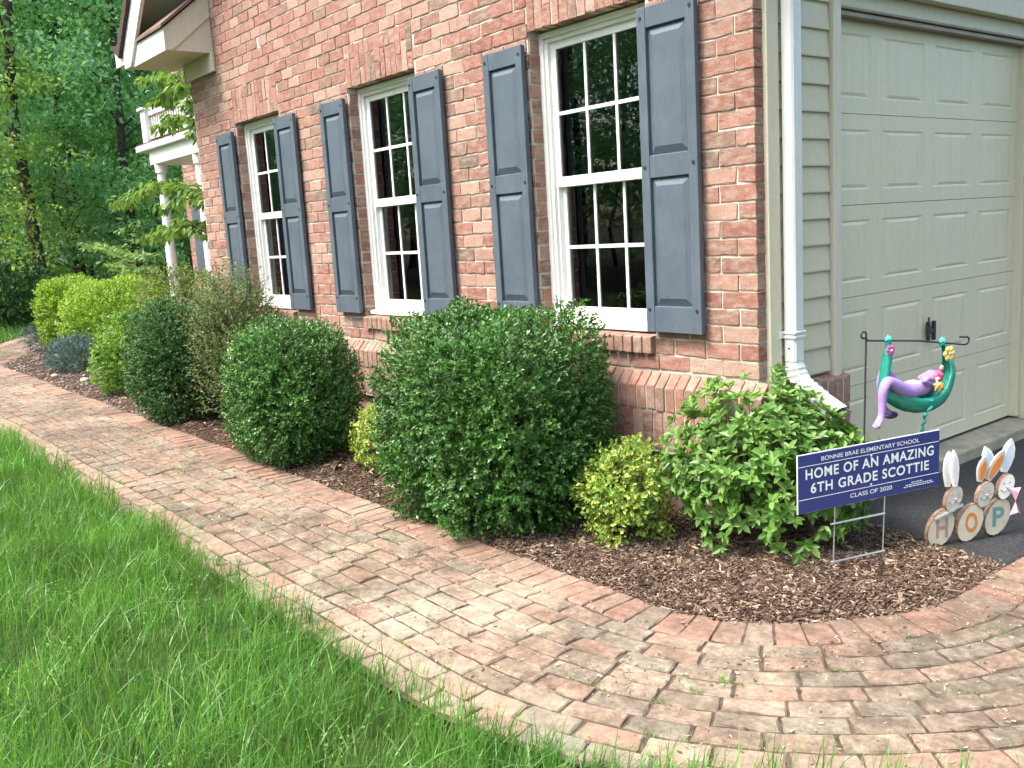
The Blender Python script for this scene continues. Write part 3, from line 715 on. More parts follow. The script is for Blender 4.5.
def d_of(x, y):
    """offset from the bed edge for scattering"""
    x = np.asarray(x); y = np.asarray(y)
    d = -0.93 - y
    r = np.hypot(x - 0.05, y + 0.03) - R2
    d = np.where((x > 0.05) & (y < -0.03), r, d)
    d = np.where((x > 0.05) & (y >= -0.03), x - 0.95, d)
    u = (x + 12.0); dd = np.hypot(x + 12.0, y - 0.57) - R1
    an = np.arctan2(y - 0.57, x + 12.0)
    far = (x < -12.0)
    # rotated frame for the far leg
    ca, sa = math.cos(A1), math.sin(A1)
    lx = (x + 12.0) * ca - (y - 0.57) * sa; ly = (x + 12.0) * sa + (y - 0.57) * ca
    d = np.where(far & (lx < 0), -R1 - ly, np.where(far, dd, d))
    return d
def height(x, y):
    return 0.004 * np.sin(x * 2.1 + 1) * np.cos(y * 3.3) + 0.003 * np.sin(x * 5.3 + y * 4.1) + 0.0025 * np.sin(x * 9.1 - y * 7.7)
rows_field = []; rows_edge = []
for r in range(7):
    d0 = 0.205 + r * 0.0965; d1 = d0 + 0.0965
    s = -rng.uniform(0, .2) ; L = path_len(d0 + .05)
    while s < L:
        l = 0.2 + rng.normal(0, .003)
        rows_field.append((s + .0048 + abs(rng.normal(0, .001)), s + l - .0048, d0 + .0042 + rng.normal(0, .0008), d1 - .0042 + rng.normal(0, .0008))); s += l
rows_border = []
for d0 in (0.884, 0.983):
    s = -rng.uniform(0, .2); L = path_len(d0 + .05)
    while s < L:
        l = 0.2 + rng.normal(0, .003); rows_border.append((s + .005, s + l - .005, d0 + .004, d0 + .0945)); s += l
for d0, d1 in ((0.0, 0.203),):
    s = 0.0; L = path_len(d0 if d0 else .1)
    while s < L:
        l = 0.101 + rng.normal(0, .0025)
        rows_edge.append((s + .0035, s + l - .0035, d0 + .003 + rng.normal(0, .004), d1 - .003 + rng.normal(0, .004))); s += l
# edge bricks run along the arc length of their own mid line, so keep the joints radial
def pave(rects, field):
    """bricks laid by the arc length of their own row's mid line, joints radial on the bends"""
    R = np.asarray(rects)
    def fn(u, v, w):
        dm = np.repeat((R[:, 2] + R[:, 3]) / 2 if field else np.where(R[:, 2] < .5, .10, .98), len(v) // len(R))
        t = u - FAR; L2m = A1 * (R1 + dm); t3 = t - L2m; t4 = t3 - LS; L4m = math.pi / 2 * (R2 + dm)
        un = np.where(t < 0, u, np.where(t3 < 0, FAR + t * (R1 + v) / (R1 + dm), np.where(t4 < 0, FAR + A1 * (R1 + v) + t3,
             np.where(t4 < L4m, FAR + A1 * (R1 + v) + LS + t4 * (R2 + v) / (R2 + dm), FAR + A1 * (R1 + v) + LS + math.pi / 2 * (R2 + v) + (t4 - L4m)))))
        x, y = path_pt(un, v)
        y = np.where((x > .8) & (y > .3), np.minimum(y, .468), y)           # the walk ends square against the drive
        return np.stack([x, y, height(x, y) + w], 1)
    return bricks_np(R, 0.045, fn, 6, 4, rough=0.0008, cham=0.0042, jit=0.0016)
path_root = bpy.data.objects.new('brick_walk', mesh_np('brick_walk', *pave(rows_field, True), M['paver'])); COL.objects.link(path_root)
tag(path_root, kind='structure')
eo = bpy.data.objects.new('edging', mesh_np('edging', *pave(rows_edge, False), M['paver_edge'])); COL.objects.link(eo); eo.parent = path_root
bo_ = bpy.data.objects.new('border_row', mesh_np('border_row', *pave(rows_border, True), M['paver_border'])); COL.objects.link(bo_); bo_.parent = path_root
S_ = np.linspace(0, 1, 220); 
dA = np.full(220, -0.01); dB = np.full(220, 1.10)
xa_, ya_ = path_pt(S_ * path_len(-0.01), dA); xb_, yb_ = path_pt(S_ * path_len(1.10), dB)
# equal parameter by piecewise segments: build many strips instead
sandl = lambda p: lumps(5, 14, (5, 16))(p); sandf = lambda p: lumps(6, 16, (60, 160))(p)
vs = []; nd = 112; ns = 400
D = np.linspace(-0.01, 1.10, nd)
for di in D:
    parts = [np.linspace(0, FAR, 60), FAR + np.linspace(0.001, A1 * (R1 + di), 40), FAR + A1 * (R1 + di) + LS * np.linspace(.0001, 1, 1000) ** .6, FAR + A1 * (R1 + di) + LS + np.linspace(.001, math.pi/2 * (R2 + di), 240), FAR + A1 * (R1 + di) + LS + math.pi/2 * (R2 + di) + np.linspace(.001, .5, 40)]
    u = np.concatenate(parts); x, y = path_pt(u, np.full_like(u, di)); vs.append(np.stack([x, y, height(x, y) - 0.0072 + 0.0032 * sandl(np.stack([x, y, 0 * x], 1)) + 0.0014 * sandf(np.stack([x, y, 0 * x], 1))], 1))
vs = np.stack(vs, 1); n0, n1 = vs.shape[:2]; idx = np.arange(n0 * n1).reshape(n0, n1)
F = np.stack([idx[:-1, :-1], idx[1:, :-1], idx[1:, 1:], idx[:-1, 1:]], -1).reshape(-1, 4)
sd = bpy.data.objects.new('joint_sand', mesh_np('joint_sand', vs.reshape(-1, 3), F, M['sand'], smooth=True)); COL.objects.link(sd); sd.parent = path_root

# mulch bed: displaced soil sheet following the walk's inner edge
def bed_h(x, y):
    d = d_of(x, y)
    rise = np.clip(-d / 0.18, 0, 1) * np.where(x > .2, np.clip((0.62 - y) / 0.5, 0.15, 1), 1)
    return -0.012 + rise * 0.026 + rise * (0.009 * np.sin(x * 7.3 + y * 5.1) + 0.007 * np.sin(x * 13.7 - y * 11.3) + 0.006 * np.sin(x * 29 + y * 23))
gx = np.concatenate([np.linspace(-17.5, -3.0, 240), np.linspace(-2.97, 1.1, 130)]); gy = np.concatenate([np.linspace(-1.0, 0.56, 52)])
X, Y = np.meshgrid(gx, gy, indexing='ij')
Z = bed_h(X, Y); D_ = d_of(X, Y)
idx = np.arange(X.size).reshape(X.shape)
F = np.stack([idx[:-1, :-1], idx[1:, :-1], idx[1:, 1:], idx[:-1, 1:]], -1).reshape(-1, 4)
def driveline(x): return 0.345 + 0.15 * np.exp(-((x - .33) / .2) ** 2) + 0.012 * np.sin(x * 19) + 0.008 * np.sin(x * 43 + 1)
ok = (D_ < 0.012) & (Y < driveline(X)) & ~((X > -6.4) & (X < -0.06) & (Y > 0.05)); fo = ok.ravel()[F].all(1)
mo_ = bpy.data.objects.new('mulch_bed', mesh_np('mulch_bed', np.stack([X, Y, Z], -1).reshape(-1, 3), F[fo], M['mulch'], smooth=True)); COL.objects.link(mo_); tag(mo_, kind='structure')
# bed beyond the wing in front of the porch
sheet('porch_bed', -15.2, -6.3, 0.5, 1.6, -0.004, M['mulch'])
# drive
poly_sheet('driveway', [(0.075, 0.28), (0.945, 0.28), (0.945, 0.474), (12, 0.474), (12, 14), (0.075, 14)], -0.004, M['asphalt'])
B = MB(); B.box((-0.14, 0.60, -0.02), (0.085, 3.2, 0.066)); tag(B.build('garage_apron', M['concrete'], bevel=0.012), kind='structure')

# ------------------------------------------------------------------ leaf tools
def unit(v): return v / np.maximum(np.linalg.norm(v, axis=-1, keepdims=True), 1e-9)
def rdir(n): return unit(rng.normal(size=(n, 3)))
def leaf_np(P, axis, nrm, length, width, fold=0.25, kind='diamond', curl=0.0):
    """P base points; leaves pointing along axis, facing nrm"""
    N = len(P); axis = unit(axis); nrm = unit(nrm - axis * (nrm * axis).sum(1, keepdims=True)); side = np.cross(axis, nrm)
    L = np.broadcast_to(np.asarray(length, float), (N,))[:, None]; W = np.broadcast_to(np.asarray(width, float), (N,))[:, None]
    if kind == 'diamond':
        b = P; t = P + axis * L - nrm * L * curl
        l = P + axis * L * .5 + side * W * .5 + nrm * W * fold; r = P + axis * L * .5 - side * W * .5 + nrm * W * fold
        Vv = np.stack([b, r, t, l], 1); F = np.array([[0, 1, 2, 3]])
    else:
        b = P; t = P + axis * L - nrm * L * curl
        def q(a, s, c): return P + axis * L * a + side * W * s + nrm * (W * fold * abs(s) * 2 - L * curl * c)
        Vv = np.stack([b, q(.30, -.46, .12), q(.68, -.40, .5), t, q(.68, .40, .5), q(.30, .46, .12)], 1)
        F = np.array([[0, 1, 2, 3], [0, 3, 4, 5]])
    k = Vv.shape[1]
    return Vv.reshape(-1, 3), (F[None] + (np.arange(N) * k)[:, None, None]).reshape(-1, 4)
def supell(n, e, zmin=-0.75):
    d = rdir(int(n * 2.2)); d = d[d[:, 2] > zmin][:n]
    return d, d * ((np.abs(d) ** e).sum(1) ** (-1 / e))[:, None]

def shrub(name, label, cat, c, a, b, h, mat, seed, nspr=2500, leaf=(0.018, 0.011), per=8, spr_len=0.06, e=2.6, lump=0.10, up=0.35, lk=(4, 10), kind='diamond', group=None, whorl=False, spread=0.9, layers=(0.62, 1.02), airy=False, stem_n=9, curl=0.0, zmin=-0.85, inner=0.3, keepfn=None):
    root = tag(empty(name, (c[0], c[1], c[2])), label, cat, group)
    hz = h / 2
    d, s = supell(nspr, e, zmin)
    n = len(d)
    lf = lumps(seed, 12, lk)
    rr = layers[0] + (layers[1] - layers[0]) * rng.uniform(0, 1, n) ** 0.45
    rr = rr + lump * lf(s)
    ins = rng.uniform(0, 1, n) < inner; rr = np.where(ins, rng.uniform(.30, .85, n), rr)
    if airy: rr = rr * rng.uniform(0.72, 1.12, n)
    sh_ = rng.uniform(0, 1, n) < (0.012 if name == 'boxwood' else 0.035); rr = np.where(sh_, rr + rng.uniform(0.02, .10, n), rr)
    P = s * rr[:, None] * V3([a, b, hz]); P[:, 2] += hz
    P[:, 2] = np.maximum(P[:, 2], 0.015 + rng.uniform(0, .05, n))
    out = unit(d / V3([a, b, hz]) * min(a, b, hz))
    sd = unit(out + V3([0, 0, up]) + rdir(n) * 0.5)                 # twig direction
    pts = []; ax = []; nr = []
    if whorl:
        tip = P + sd * spr_len
        u = unit(np.cross(sd, rdir(n))); w = np.cross(sd, u)
        for k in range(per):
            an = 2 * math.pi * k / per + rng.uniform(-.35, .35, n)
            rad = u * np.cos(an)[:, None] + w * np.sin(an)[:, None]
            lev = rng.uniform(0, .35, n)[:, None]
            pts.append(tip - sd * spr_len * lev); ax.append(unit(rad * spread + sd * (0.35 + 0.5 * (k % 2))) + rdir(n) * .15); nr.append(unit(sd + V3([0, 0, .4]) + rdir(n) * .2))
    else:
        for k in range(per):
            t = (k + .5) / per
            an = rng.uniform(0, 2 * math.pi, n)
            u = unit(np.cross(sd, rdir(n)))
            pts.append(P + sd * (spr_len * t) + rng.normal(0, .004, (n, 3))); ax.append(u * spread + sd * .7); nr.append(unit(sd * .6 + out * .5 + V3([0, 0, .35]) + rdir(n) * .55))
    pts = np.concatenate(pts); ax = np.concatenate(ax); nr = np.concatenate(nr); m = len(pts)
    if keepfn is not None:
        kk = keepfn(pts + V3(c)); pts, ax, nr = pts[kk], ax[kk], nr[kk]; m = len(pts)
    sc = rng.uniform(.7, 1.25, m)
    Vv, F = leaf_np(pts, ax, nr, leaf[0] * sc, leaf[1] * sc, 0.22, kind, curl)
    f = bpy.data.objects.new('foliage', mesh_np('foliage', Vv, F, mat)); COL.objects.link(f); f.parent = root
    B = MB()
    for i in range(stem_n):
        an = rng.uniform(0, 6.28); q = rng.uniform(.3, .8)
        ex = V3([a * q * math.cos(an), b * q * math.sin(an), h * rng.uniform(.55, .9)])
        p0 = V3([.04 * math.cos(an), .04 * math.sin(an), -0.03]); mid = p0 * .4 + ex * .5 + V3([0, 0, -.06 * h]) + rng.normal(0, .02, 3)
        B.tube([p0, mid, ex], [.011, .008, .004], 5)
    B.build('stems', M['stem']).parent = root
    return root

shrub('boxwood', 'large rounded dark green boxwood below the nearest window, biggest shrub in the bed', 'shrub', (-1.20, -0.61, 0.0), 0.565, 0.455, 1.03, M['boxwood'], 1, 11500, (0.022, 0.014), 9, 0.05, e=3.7, lump=0.14, lk=(5, 16), kind='diamond', stem_n=22)
shrub('boxwood', 'medium clipped dark green boxwood between the largest boxwood and the reddish wispy shrub', 'shrub', (-3.32, -0.72, 0.0), 0.43, 0.38, 0.92, M['boxwood'], 2, 7500, (0.022, 0.014), 8, 0.05, e=2.8, lump=0.11, lk=(5, 16), stem_n=16)
shrub('dark_shrub', 'dark green upright shrub merging into the reddish wispy shrub beside the brick walk', 'shrub', (-5.62, -0.70, 0.0), 0.42, 0.36, 1.0, M['darkshrub'], 3, 5500, (0.024, 0.014), 8, 0.06, e=2.7, lump=0.13, stem_n=14)
shrub('nandina', 'tall wispy shrub with reddish brown and olive leaves under the farthest window', 'shrub', (-5.05, -0.40, 0.0), 0.42, 0.33, 1.24, M['nandina'], 4, 2700, (0.028, 0.013), 9, 0.14, e=2.1, lump=0.18, up=1.0, airy=True, stem_n=26, layers=(0.45, 1.05))
shrub('golden_euonymus', 'small yellow green shrub tucked between two boxwoods', 'shrub', (-2.52, -0.47, 0.02), 0.20, 0.19, 0.38, M['golden'], 5, 800, (0.022, 0.015), 7, 0.045, e=2.2, lump=0.16, stem_n=8)
shrub('golden_euonymus', 'yellow variegated shrub between the largest boxwood and the leafy azalea', 'shrub', (-0.385, -0.49, 0.015), 0.175, 0.165, 0.44, M['golden'], 6, 950, (0.023, 0.015), 7, 0.065, e=1.9, lump=0.42, stem_n=10)
shrub('azalea', 'bright green broad leaved azalea at the brick corner under the white downspout', 'shrub', (0.06, -0.03, 0.0), 0.43, 0.40, 0.685, M['azalea'], 7, 1250, (0.045, 0.023), 6, 0.05, e=2.0, lump=0.24, up=0.6, lk=(4, 9), kind='oval', whorl=True, stem_n=26, curl=0.12, layers=(0.45, 1.0), zmin=-0.7, keepfn=lambda p: ((p[:, 0] - .48) * .9487 - (p[:, 1] + .17) * .3162 < -.06) & ~((p[:, 0] < .07) & (p[:, 1] > -.06)))
shrub('lime_shrub', 'low lime green shrub at the walk edge beside blue juniper', 'shrub', (-7.62, -0.60, 0.0), 0.28, 0.26, 0.62, M['lime'], 8, 900, (0.035, 0.022), 7, 0.06, e=2.2, lump=0.18, kind='diamond')
shrub('lime_shrub', 'lime green shrub standing behind the low lime shrub, against the golden hedges', 'shrub', (-8.6, -0.22, 0.0), 0.34, 0.30, 0.84, M['lime'], 9, 900, (0.035, 0.022), 7, 0.06, e=2.2, lump=0.16)
shrub('olive_shrub', 'olive green bushy shrub at the far brick corner of the wing', 'shrub', (-7.75, 0.15, 0.0), 0.52, 0.42, 1.24, M['olive'], 10, 1500, (0.034, 0.016), 8, 0.09, e=2.3, lump=0.18)
shrub('golden_hedge', 'broad clipped golden green hedge in front of the white porch columns', 'hedge', (-10.9, 0.34, 0.0), 0.76, 0.62, 1.07, M['hedge'], 11, 4600, (0.036, 0.020), 8, 0.09, e=3.2, lump=0.10, lk=(3, 8), up=0.6)
shrub('golden_hedge', 'clipped golden green hedge at the far end of the bed, farthest left', 'hedge', (-13.2, 0.34, 0.0), 0.47, 0.46, 1.09, M['hedge'], 12, 3200, (0.040, 0.022), 8, 0.09, e=3.0, lump=0.10, lk=(3, 8), up=0.6)
shrub('juniper', 'low spreading blue green juniper beside the lime shrub', 'shrub', (-10.3, -0.36, 0.0), 0.56, 0.32, 0.38, M['juniper'], 13, 1300, (0.045, 0.008), 8, 0.10, e=2.0, lump=0.25, up=0.5, spread=0.5)
shrub('juniper', 'small blue green juniper at the far tip of the bed by the walk', 'shrub', (-13.6, 0.0, 0.0), 0.34, 0.28, 0.40, M['juniper'], 14, 700, (0.045, 0.008), 8, 0.10, e=2.0, lump=0.2, up=0.5, spread=0.5)
shrub('dark_bush', 'large dark green bush at the left edge beyond the walk', 'shrub', (-19.3, 0.62, -0.02), 1.0, 0.9, 1.48, M['darkshrub'], 15, 2200, (0.06, 0.035), 8, 0.12, e=2.2, lump=0.2)
shrub('weed_sprout', 'pale green young weed sprout standing above the blue juniper', 'plant', (-11.3, -0.25, 0.0), 0.10, 0.10, 0.62, M['sapling'], 16, 26, (0.10, 0.045), 5, 0.05, e=2.0, whorl=True, kind='oval', stem_n=3, layers=(.2, 1.0))

# small tree with layered drooping leaves at the porch corner, and a sapling
def spray_tree(name, label, cat, base, branches, mat, leaf, seed, trunk_r=0.045, top=None, droop=0.75, step=0.05):
    root = tag(empty(name, base), label, cat); b0 = V3(base)
    B = MB(); pts = []; ax = []; nr = []
    tp = V3(top) - b0
    B.tube([(0, 0, -.05), tuple(tp * .5 + V3([.05, .03, 0])), tuple(tp)], [trunk_r, trunk_r * .7, trunk_r * .3], 8)
    for br in branches:
        q = [V3(p) - b0 for p in br]
        B.tube([tuple(p) for p in q], [.016] + [.009] * (len(q) - 2) + [.004], 5)
        for i in range(len(q) - 1):
            L = np.linalg.norm(q[i + 1] - q[i]); n = int(L / step)
            dirn = (q[i + 1] - q[i]) / L
            sidev = unit(np.cross(dirn, [0, 0, 1])[None])[0]
            for k in range(n):
                p = q[i] + (q[i + 1] - q[i]) * (k / n)
                for sg in (-1, 1):
                    # side twig with leaf pairs
                    tl = rng.uniform(.06, .26); td = unit((sidev * sg * rng.uniform(.4, 1) + dirn * rng.uniform(.1, .9) + V3([0, 0, rng.uniform(-.1, .25)]))[None])[0]
                    for m in range(rng.integers(2, 5)):
                        pts.append(p + td * tl * (m + 1) / 4 + rng.normal(0, .012, 3))
                        ax.append(td * .6 + V3([0, 0, -droop * rng.uniform(.4, 1.3)]) + rng.normal(0, .3, 3)); nr.append(V3([0, 0, 1]) + dirn * .2 + rng.normal(0, .3, 3))
    pts = np.array(pts); n = len(pts); sc = rng.uniform(.7, 1.2, n)
    Vv, F = leaf_np(pts, np.array(ax), np.array(nr), leaf[0] * sc, leaf[1] * sc, .18, 'oval', .18)
    f = bpy.data.objects.new('crown', mesh_np('crown', Vv, F, mat)); COL.objects.link(f); f.parent = root
    B.build('trunk', M['bark']).parent = root
    return root
spray_tree('dogwood', 'small tree with tiered drooping light green leaves in front of the porch', 'tree', (-8.55, 0.92, 0), [
    [(-8.6, 0.95, 2.05), (-9.5, 1.0, 2.24), (-10.4, 1.0, 2.36), (-11.4, 1.0, 2.28), (-12.5, 1.0, 2.20)],
    [(-8.7, 0.95, 1.75), (-9.3, .9, 1.80), (-10.2, .95, 1.72), (-11.2, 1.0, 1.62)],
    [(-8.6, 0.9, 1.95), (-9.0, .75, 2.08), (-9.4, .7, 1.98)],
    [(-8.6, 0.9, 1.6), (-9.0, .8, 1.78), (-9.5, .75, 1.66)],
    [(-8.6, 0.95, 2.7), (-8.9, .9, 3.0), (-9.5, .95, 3.12), (-10.1, 1.0, 3.02)],
    [(-8.6, 0.95, 2.7), (-8.8, .9, 3.35), (-9.4, .95, 3.62), (-10.4, 1.0, 3.68)],
    [(-8.6, 0.95, 2.8), (-9.0, 1.0, 3.5), (-9.7, 1.05, 3.45), (-10.4, 1.1, 3.40)],
    [(-8.6, 0.95, 2.9), (-8.9, 1.2, 3.8), (-9.6, 1.2, 3.85)]], M['dogwood'], (0.115, 0.055), 21, 0.05, (-8.6, 0.95, 3.3))
spray_tree('sapling', 'pale green leafy sapling rising behind the golden hedges', 'tree', (-12.4, 1.15, 0), [
    [(-12.4, 1.15, 1.1), (-12.9, 1.05, 1.45), (-13.5, 1.0, 1.55), (-14.3, 1.0, 1.62)],
    [(-12.4, 1.15, 1.1), (-12.2, 1.1, 1.4), (-11.6, 1.1, 1.40)],
    [(-12.4, 1.15, 1.2), (-12.5, 1.1, 1.6), (-12.4, 1.1, 1.86)],
    [(-12.4, 1.15, 1.0), (-12.8, 1.0, 1.25), (-13.3, 1.0, 1.30)],
    [(-12.4, 1.15, 1.0), (-12.0, 1.0, 1.22), (-11.5, 1.0, 1.2)]], M['sapling'], (0.10, 0.06), 22, 0.03, (-12.4, 1.15, 1.7), droop=0.15, step=0.055)

# ------------------------------------------------------------------ trees of the wood
def tree_mesh(seed, H, R, base, leafL, nclump, per, mat):
    r = np.random.default_rng(seed); B = MB()
    tr = 0.006 * H + .03
    trunk = [(0, 0, -.2), (r.normal(0, .1), r.normal(0, .1), H * .3), (r.normal(0, .2), r.normal(0, .2), H * .6), (r.normal(0, .3), r.normal(0, .3), H * .92)]
    B.tube(trunk, [tr * 1.3, tr, tr * .7, tr * .2], 9)
    cl = []
    for i in range(nclump):
        z = base + (H - base) * r.uniform(0, 1) ** 0.85
        f = (z - base) / (H - base)
        rad = R * (math.sin(math.pi * (0.12 + 0.86 * f)) ** 0.7) * r.uniform(.35, 1.05)
        an = r.uniform(0, 2 * math.pi)
        p = V3([rad * math.cos(an), rad * math.sin(an), z]); cl.append(p)
        if i % 8 == 0:
            zz = max(base * .7, z - rad * .45); q = V3([0, 0, zz]); B.tube([tuple(q), tuple(q * .45 + p * .55 + V3([0, 0, .1])), tuple(p)], [tr * .28, tr * .16, .012], 5)
    cl = np.array(cl); N = nclump * per
    c = np.repeat(cl, per, 0)
    off = r.normal(size=(N, 3)); off = off / np.linalg.norm(off, axis=1, keepdims=True) * (r.uniform(0, 1, (N, 1)) ** .5) * V3([R * .26, R * .26, R * .11])
    P = c + off
    outw = unit(np.concatenate([c[:, :2], np.zeros((N, 1))], 1))
    ax = outw * .5 + r.normal(0, .6, (N, 3)) + V3([0, 0, -.35]); nr = V3([0, 0, .9]) + outw * .75 + r.normal(0, .45, (N, 3))
    sc = r.uniform(.6, 1.3, N)
    Vv, F = leaf_np(P, ax, nr, leafL * sc, leafL * .62 * sc, .15, 'diamond', .1)
    return mesh_np('crown', Vv, F, mat), B
def make_tree(name, label, loc, mesh, trunkmesh, rot, s, group):
    root = tag(empty(name, loc), label, 'tree', group); root.rotation_euler.z = rot; root.scale = (s, s, s)
    for nm, me in (('crown', mesh), ('trunk', trunkmesh)):
        o = bpy.data.objects.new(nm, me); COL.objects.link(o); o.parent = root
protos = []
for i, (H, R, base, lf, nc, per, mk) in enumerate([(15, 3.9, 2.6, .17, 190, 62, 'tree_a'), (13, 4.2, 1.6, .16, 200, 62, 'tree_b'), (17, 4.0, 4.5, .18, 180, 62, 'tree_a'), (7.5, 2.6, .7, .12, 150, 60, 'tree_c'), (16, 4.4, 2.2, .17, 200, 62, 'tree_b'), (5.0, 2.0, .35, .11, 110, 55, 'tree_a')]):
    me, B = tree_mesh(100 + i, H, R, base, lf, nc, per, M[mk])
    t = B.build('trunk', M['bark']); tm = t.data; bpy.data.objects.remove(t); protos.append((me, tm))
LBL = ['tall mid green broadleaf tree in the wood behind the porch', 'blue green leafy tree with low boughs at the wood edge left of the roof', 'tall straight trunked tree with a high crown in the dark wood', 'light yellow green young tree at the left edge of the picture', 'full blue green tree with long layered boughs in the wood', 'low dark green understorey tree in the shade of the wood']
NM = ['broadleaf_tree', 'leafy_tree', 'tall_tree', 'young_tree', 'layered_tree', 'understorey_tree']
forest = [(1, -23.5, 4.6, 1.0), (4, -27, 1.0, 1.0), (0, -30, 7.5, 1.05), (2, -22.5, 2.0, .95), (3, -20.5, .2, .95), (1, -31, -2.5, 1.0), (0, -36, 3, 1.1), (4, -35, 9, 1.05), (2, -41, 5, 1.1), (0, -43, -1, 1.1), (1, -25, 9.5, 1.0), (4, -29.5, 13, 1.0), (2, -33, 5.6, 1.0), (0, -22, 13.5, 1.0), (1, -40, 12, 1.1), (2, -28, 4.2, .9), (0, -47, 8, 1.15), (4, -48, 1, 1.1), (1, -47, 15, 1.1), (0, -38, 18, 1.1),
          (5, -24, 3.2, 1.0), (5, -27.5, 5.8, 1.1), (5, -21, 5.2, .9), (5, -31, 3.0, 1.2), (5, -26, -2.4, 1.1), (5, -35, 6.5, 1.2), (5, -29, 9.5, 1.2), (2, -36, .5, 1.0), (2, -30.5, 1.5, 1.0), (3, -22.5, 9.3, 1.0), (4, -19, 9.5, .8)]
for k, x, y, s in forest:
    make_tree(NM[k], LBL[k], (x, y, -0.06), *protos[k], rng.uniform(0, 6.28), s * rng.uniform(.93, 1.07), 'trees of the wood beyond the house')
# trees across the lawn, behind the photographer: seen only as dark reflections in the panes
for i in range(34):
    k = [1, 4, 0, 1, 5, 4][i % 6]
    make_tree(NM[k], 'leafy tree across the lawn mirrored in the window panes', (-48 + i * 1.62 + rng.normal(0, .5), -16.5 - 4.2 * (i % 3) + rng.normal(0, .6) - (2 if i > 26 else 0), -0.06), *protos[k], rng.uniform(0, 6.28), rng.uniform(.85, 1.05), 'trees across the lawn')
for i, (x, y, k) in enumerate([(11.5, -1.5, 4), (12.5, 3.5, 1), (11.5, 8.5, 4), (13.5, -6, 1), (15, -2, 1), (18, 4, 4), (15.5, 9.5, 0), (21, -7, 2), (20, 12, 1), (13, -10, 4)]):  # out-of-view trees added to block sky light and darken faces turned right
    make_tree(NM[k], 'unseen leafy tree added beyond the driveway to block sky light from the right', (x, y, -0.06), *protos[k], rng.uniform(0, 6.28), rng.uniform(.8, .95), 'unseen trees added to block light from the right')
# far woodland mass closing the view
n = 30000; an = rng.uniform(math.radians(120), math.radians(205), n); rad = rng.uniform(54, 66, n)
P = np.stack([rad * np.cos(an), rad * np.sin(an), rng.uniform(0, 1, n) ** .9 * 24], 1)
Vv, F = leaf_np(P, rdir(n), V3([0, 0, 1.]) + rdir(n) * .8, rng.uniform(.8, 1.6, n), rng.uniform(.5, .9, n), .15, 'diamond')
o = bpy.data.objects.new('far_woodland', mesh_np('far_woodland', Vv, F, M['tree_a'])); COL.objects.link(o); tag(o, 'dark far woodland closing the view behind the trees', 'woodland', kind='stuff')

# ------------------------------------------------------------------ grass
def blades(P, h, w, lean, seg=3):
    """curved tapered blades; P base, h height, lean = horizontal vector"""
    N = len(P); an = rng.uniform(0, 2 * math.pi, N); sd = np.stack([np.cos(an), np.sin(an), np.zeros(N)], 1)
    rows = []
    for k in range(seg + 1):
        t = k / seg
        c = P + V3([0, 0, 1]) * (h * (t - .25 * t * t * np.minimum(1, np.linalg.norm(lean, axis=1) / np.maximum(h, 1e-3))))[:, None] + lean * (t * t)
        ww = (w * (1 - t) ** .6 * (0.75 + .5 * min(t * 3, 1)) * .5)[:, None] if k < seg else (w * 0.04)[:, None]
        rows += [c - sd * ww, c + sd * ww]
    Vv = np.stack(rows, 1); K = Vv.shape[1]
    F = np.array([[2 * k, 2 * k + 1, 2 * k + 3, 2 * k + 2] for k in range(seg)])
    return Vv.reshape(-1, 3), (F[None] + (np.arange(N) * K)[:, None, None]).reshape(-1, 4)
def scatter(n, x0, x1, y0, y1):
    return np.stack([rng.uniform(x0, x1, n), rng.uniform(y0, y1, n)], 1)
gr = []
for n, box, hs, ws in ((78000, (-2.6, 2.4, -4.2, -0.4), (.06, .145), (.0028, .0052)), (40000, (-7.5, -2.2, -4.6, -1.9), (.06, .14), (.0035, .006)), (16000, (-16, -7, -5.5, -1.2), (.07, .15), (.006, .010)), (9000, (-25, -15, -5, 1.2), (.10, .24), (.010, .018))):
    p = scatter(n, *box); d = d_of(p[:, 0], p[:, 1])
    patch = np.sin(p[:, 0] * 3.1 + 2 * np.sin(p[:, 1] * 2.3)) * np.sin(p[:, 1] * 4.3 + p[:, 0])
    keep = (d > WID + 0.015 + rng.exponential(.012, n) - .008) & (rng.uniform(0, 1, n) < .82 + .18 * patch)
    keep &= ~((p[:, 0] > -15.3) & (p[:, 1] > -1.2) & (p[:, 0] < 0))
    keep &= np.hypot(p[:, 0] - CAM[0], p[:, 1] - CAM[1]) > 0.45
    p = p[keep]; patch = patch[keep]; m = len(p)
    h = rng.uniform(*hs, m) * (1 + .22 * patch); h *= np.where(rng.uniform(0, 1, m) < .06, 1.45, 1)
    an = rng.uniform(0, 6.28, m); la = h * rng.gamma(1.5, .36, m)
    lean = np.stack([np.cos(an) * la, np.sin(an) * la, np.zeros(m)], 1) + V3([.25, .30, 0]) * (h * .4)[:, None]
    P = np.concatenate([p, np.full((m, 1), -.035)], 1)
    gr.append(blades(P, h + .03, rng.uniform(*ws, m) * rng.choice([.65, .85, 1.05, 1.4], m), lean))
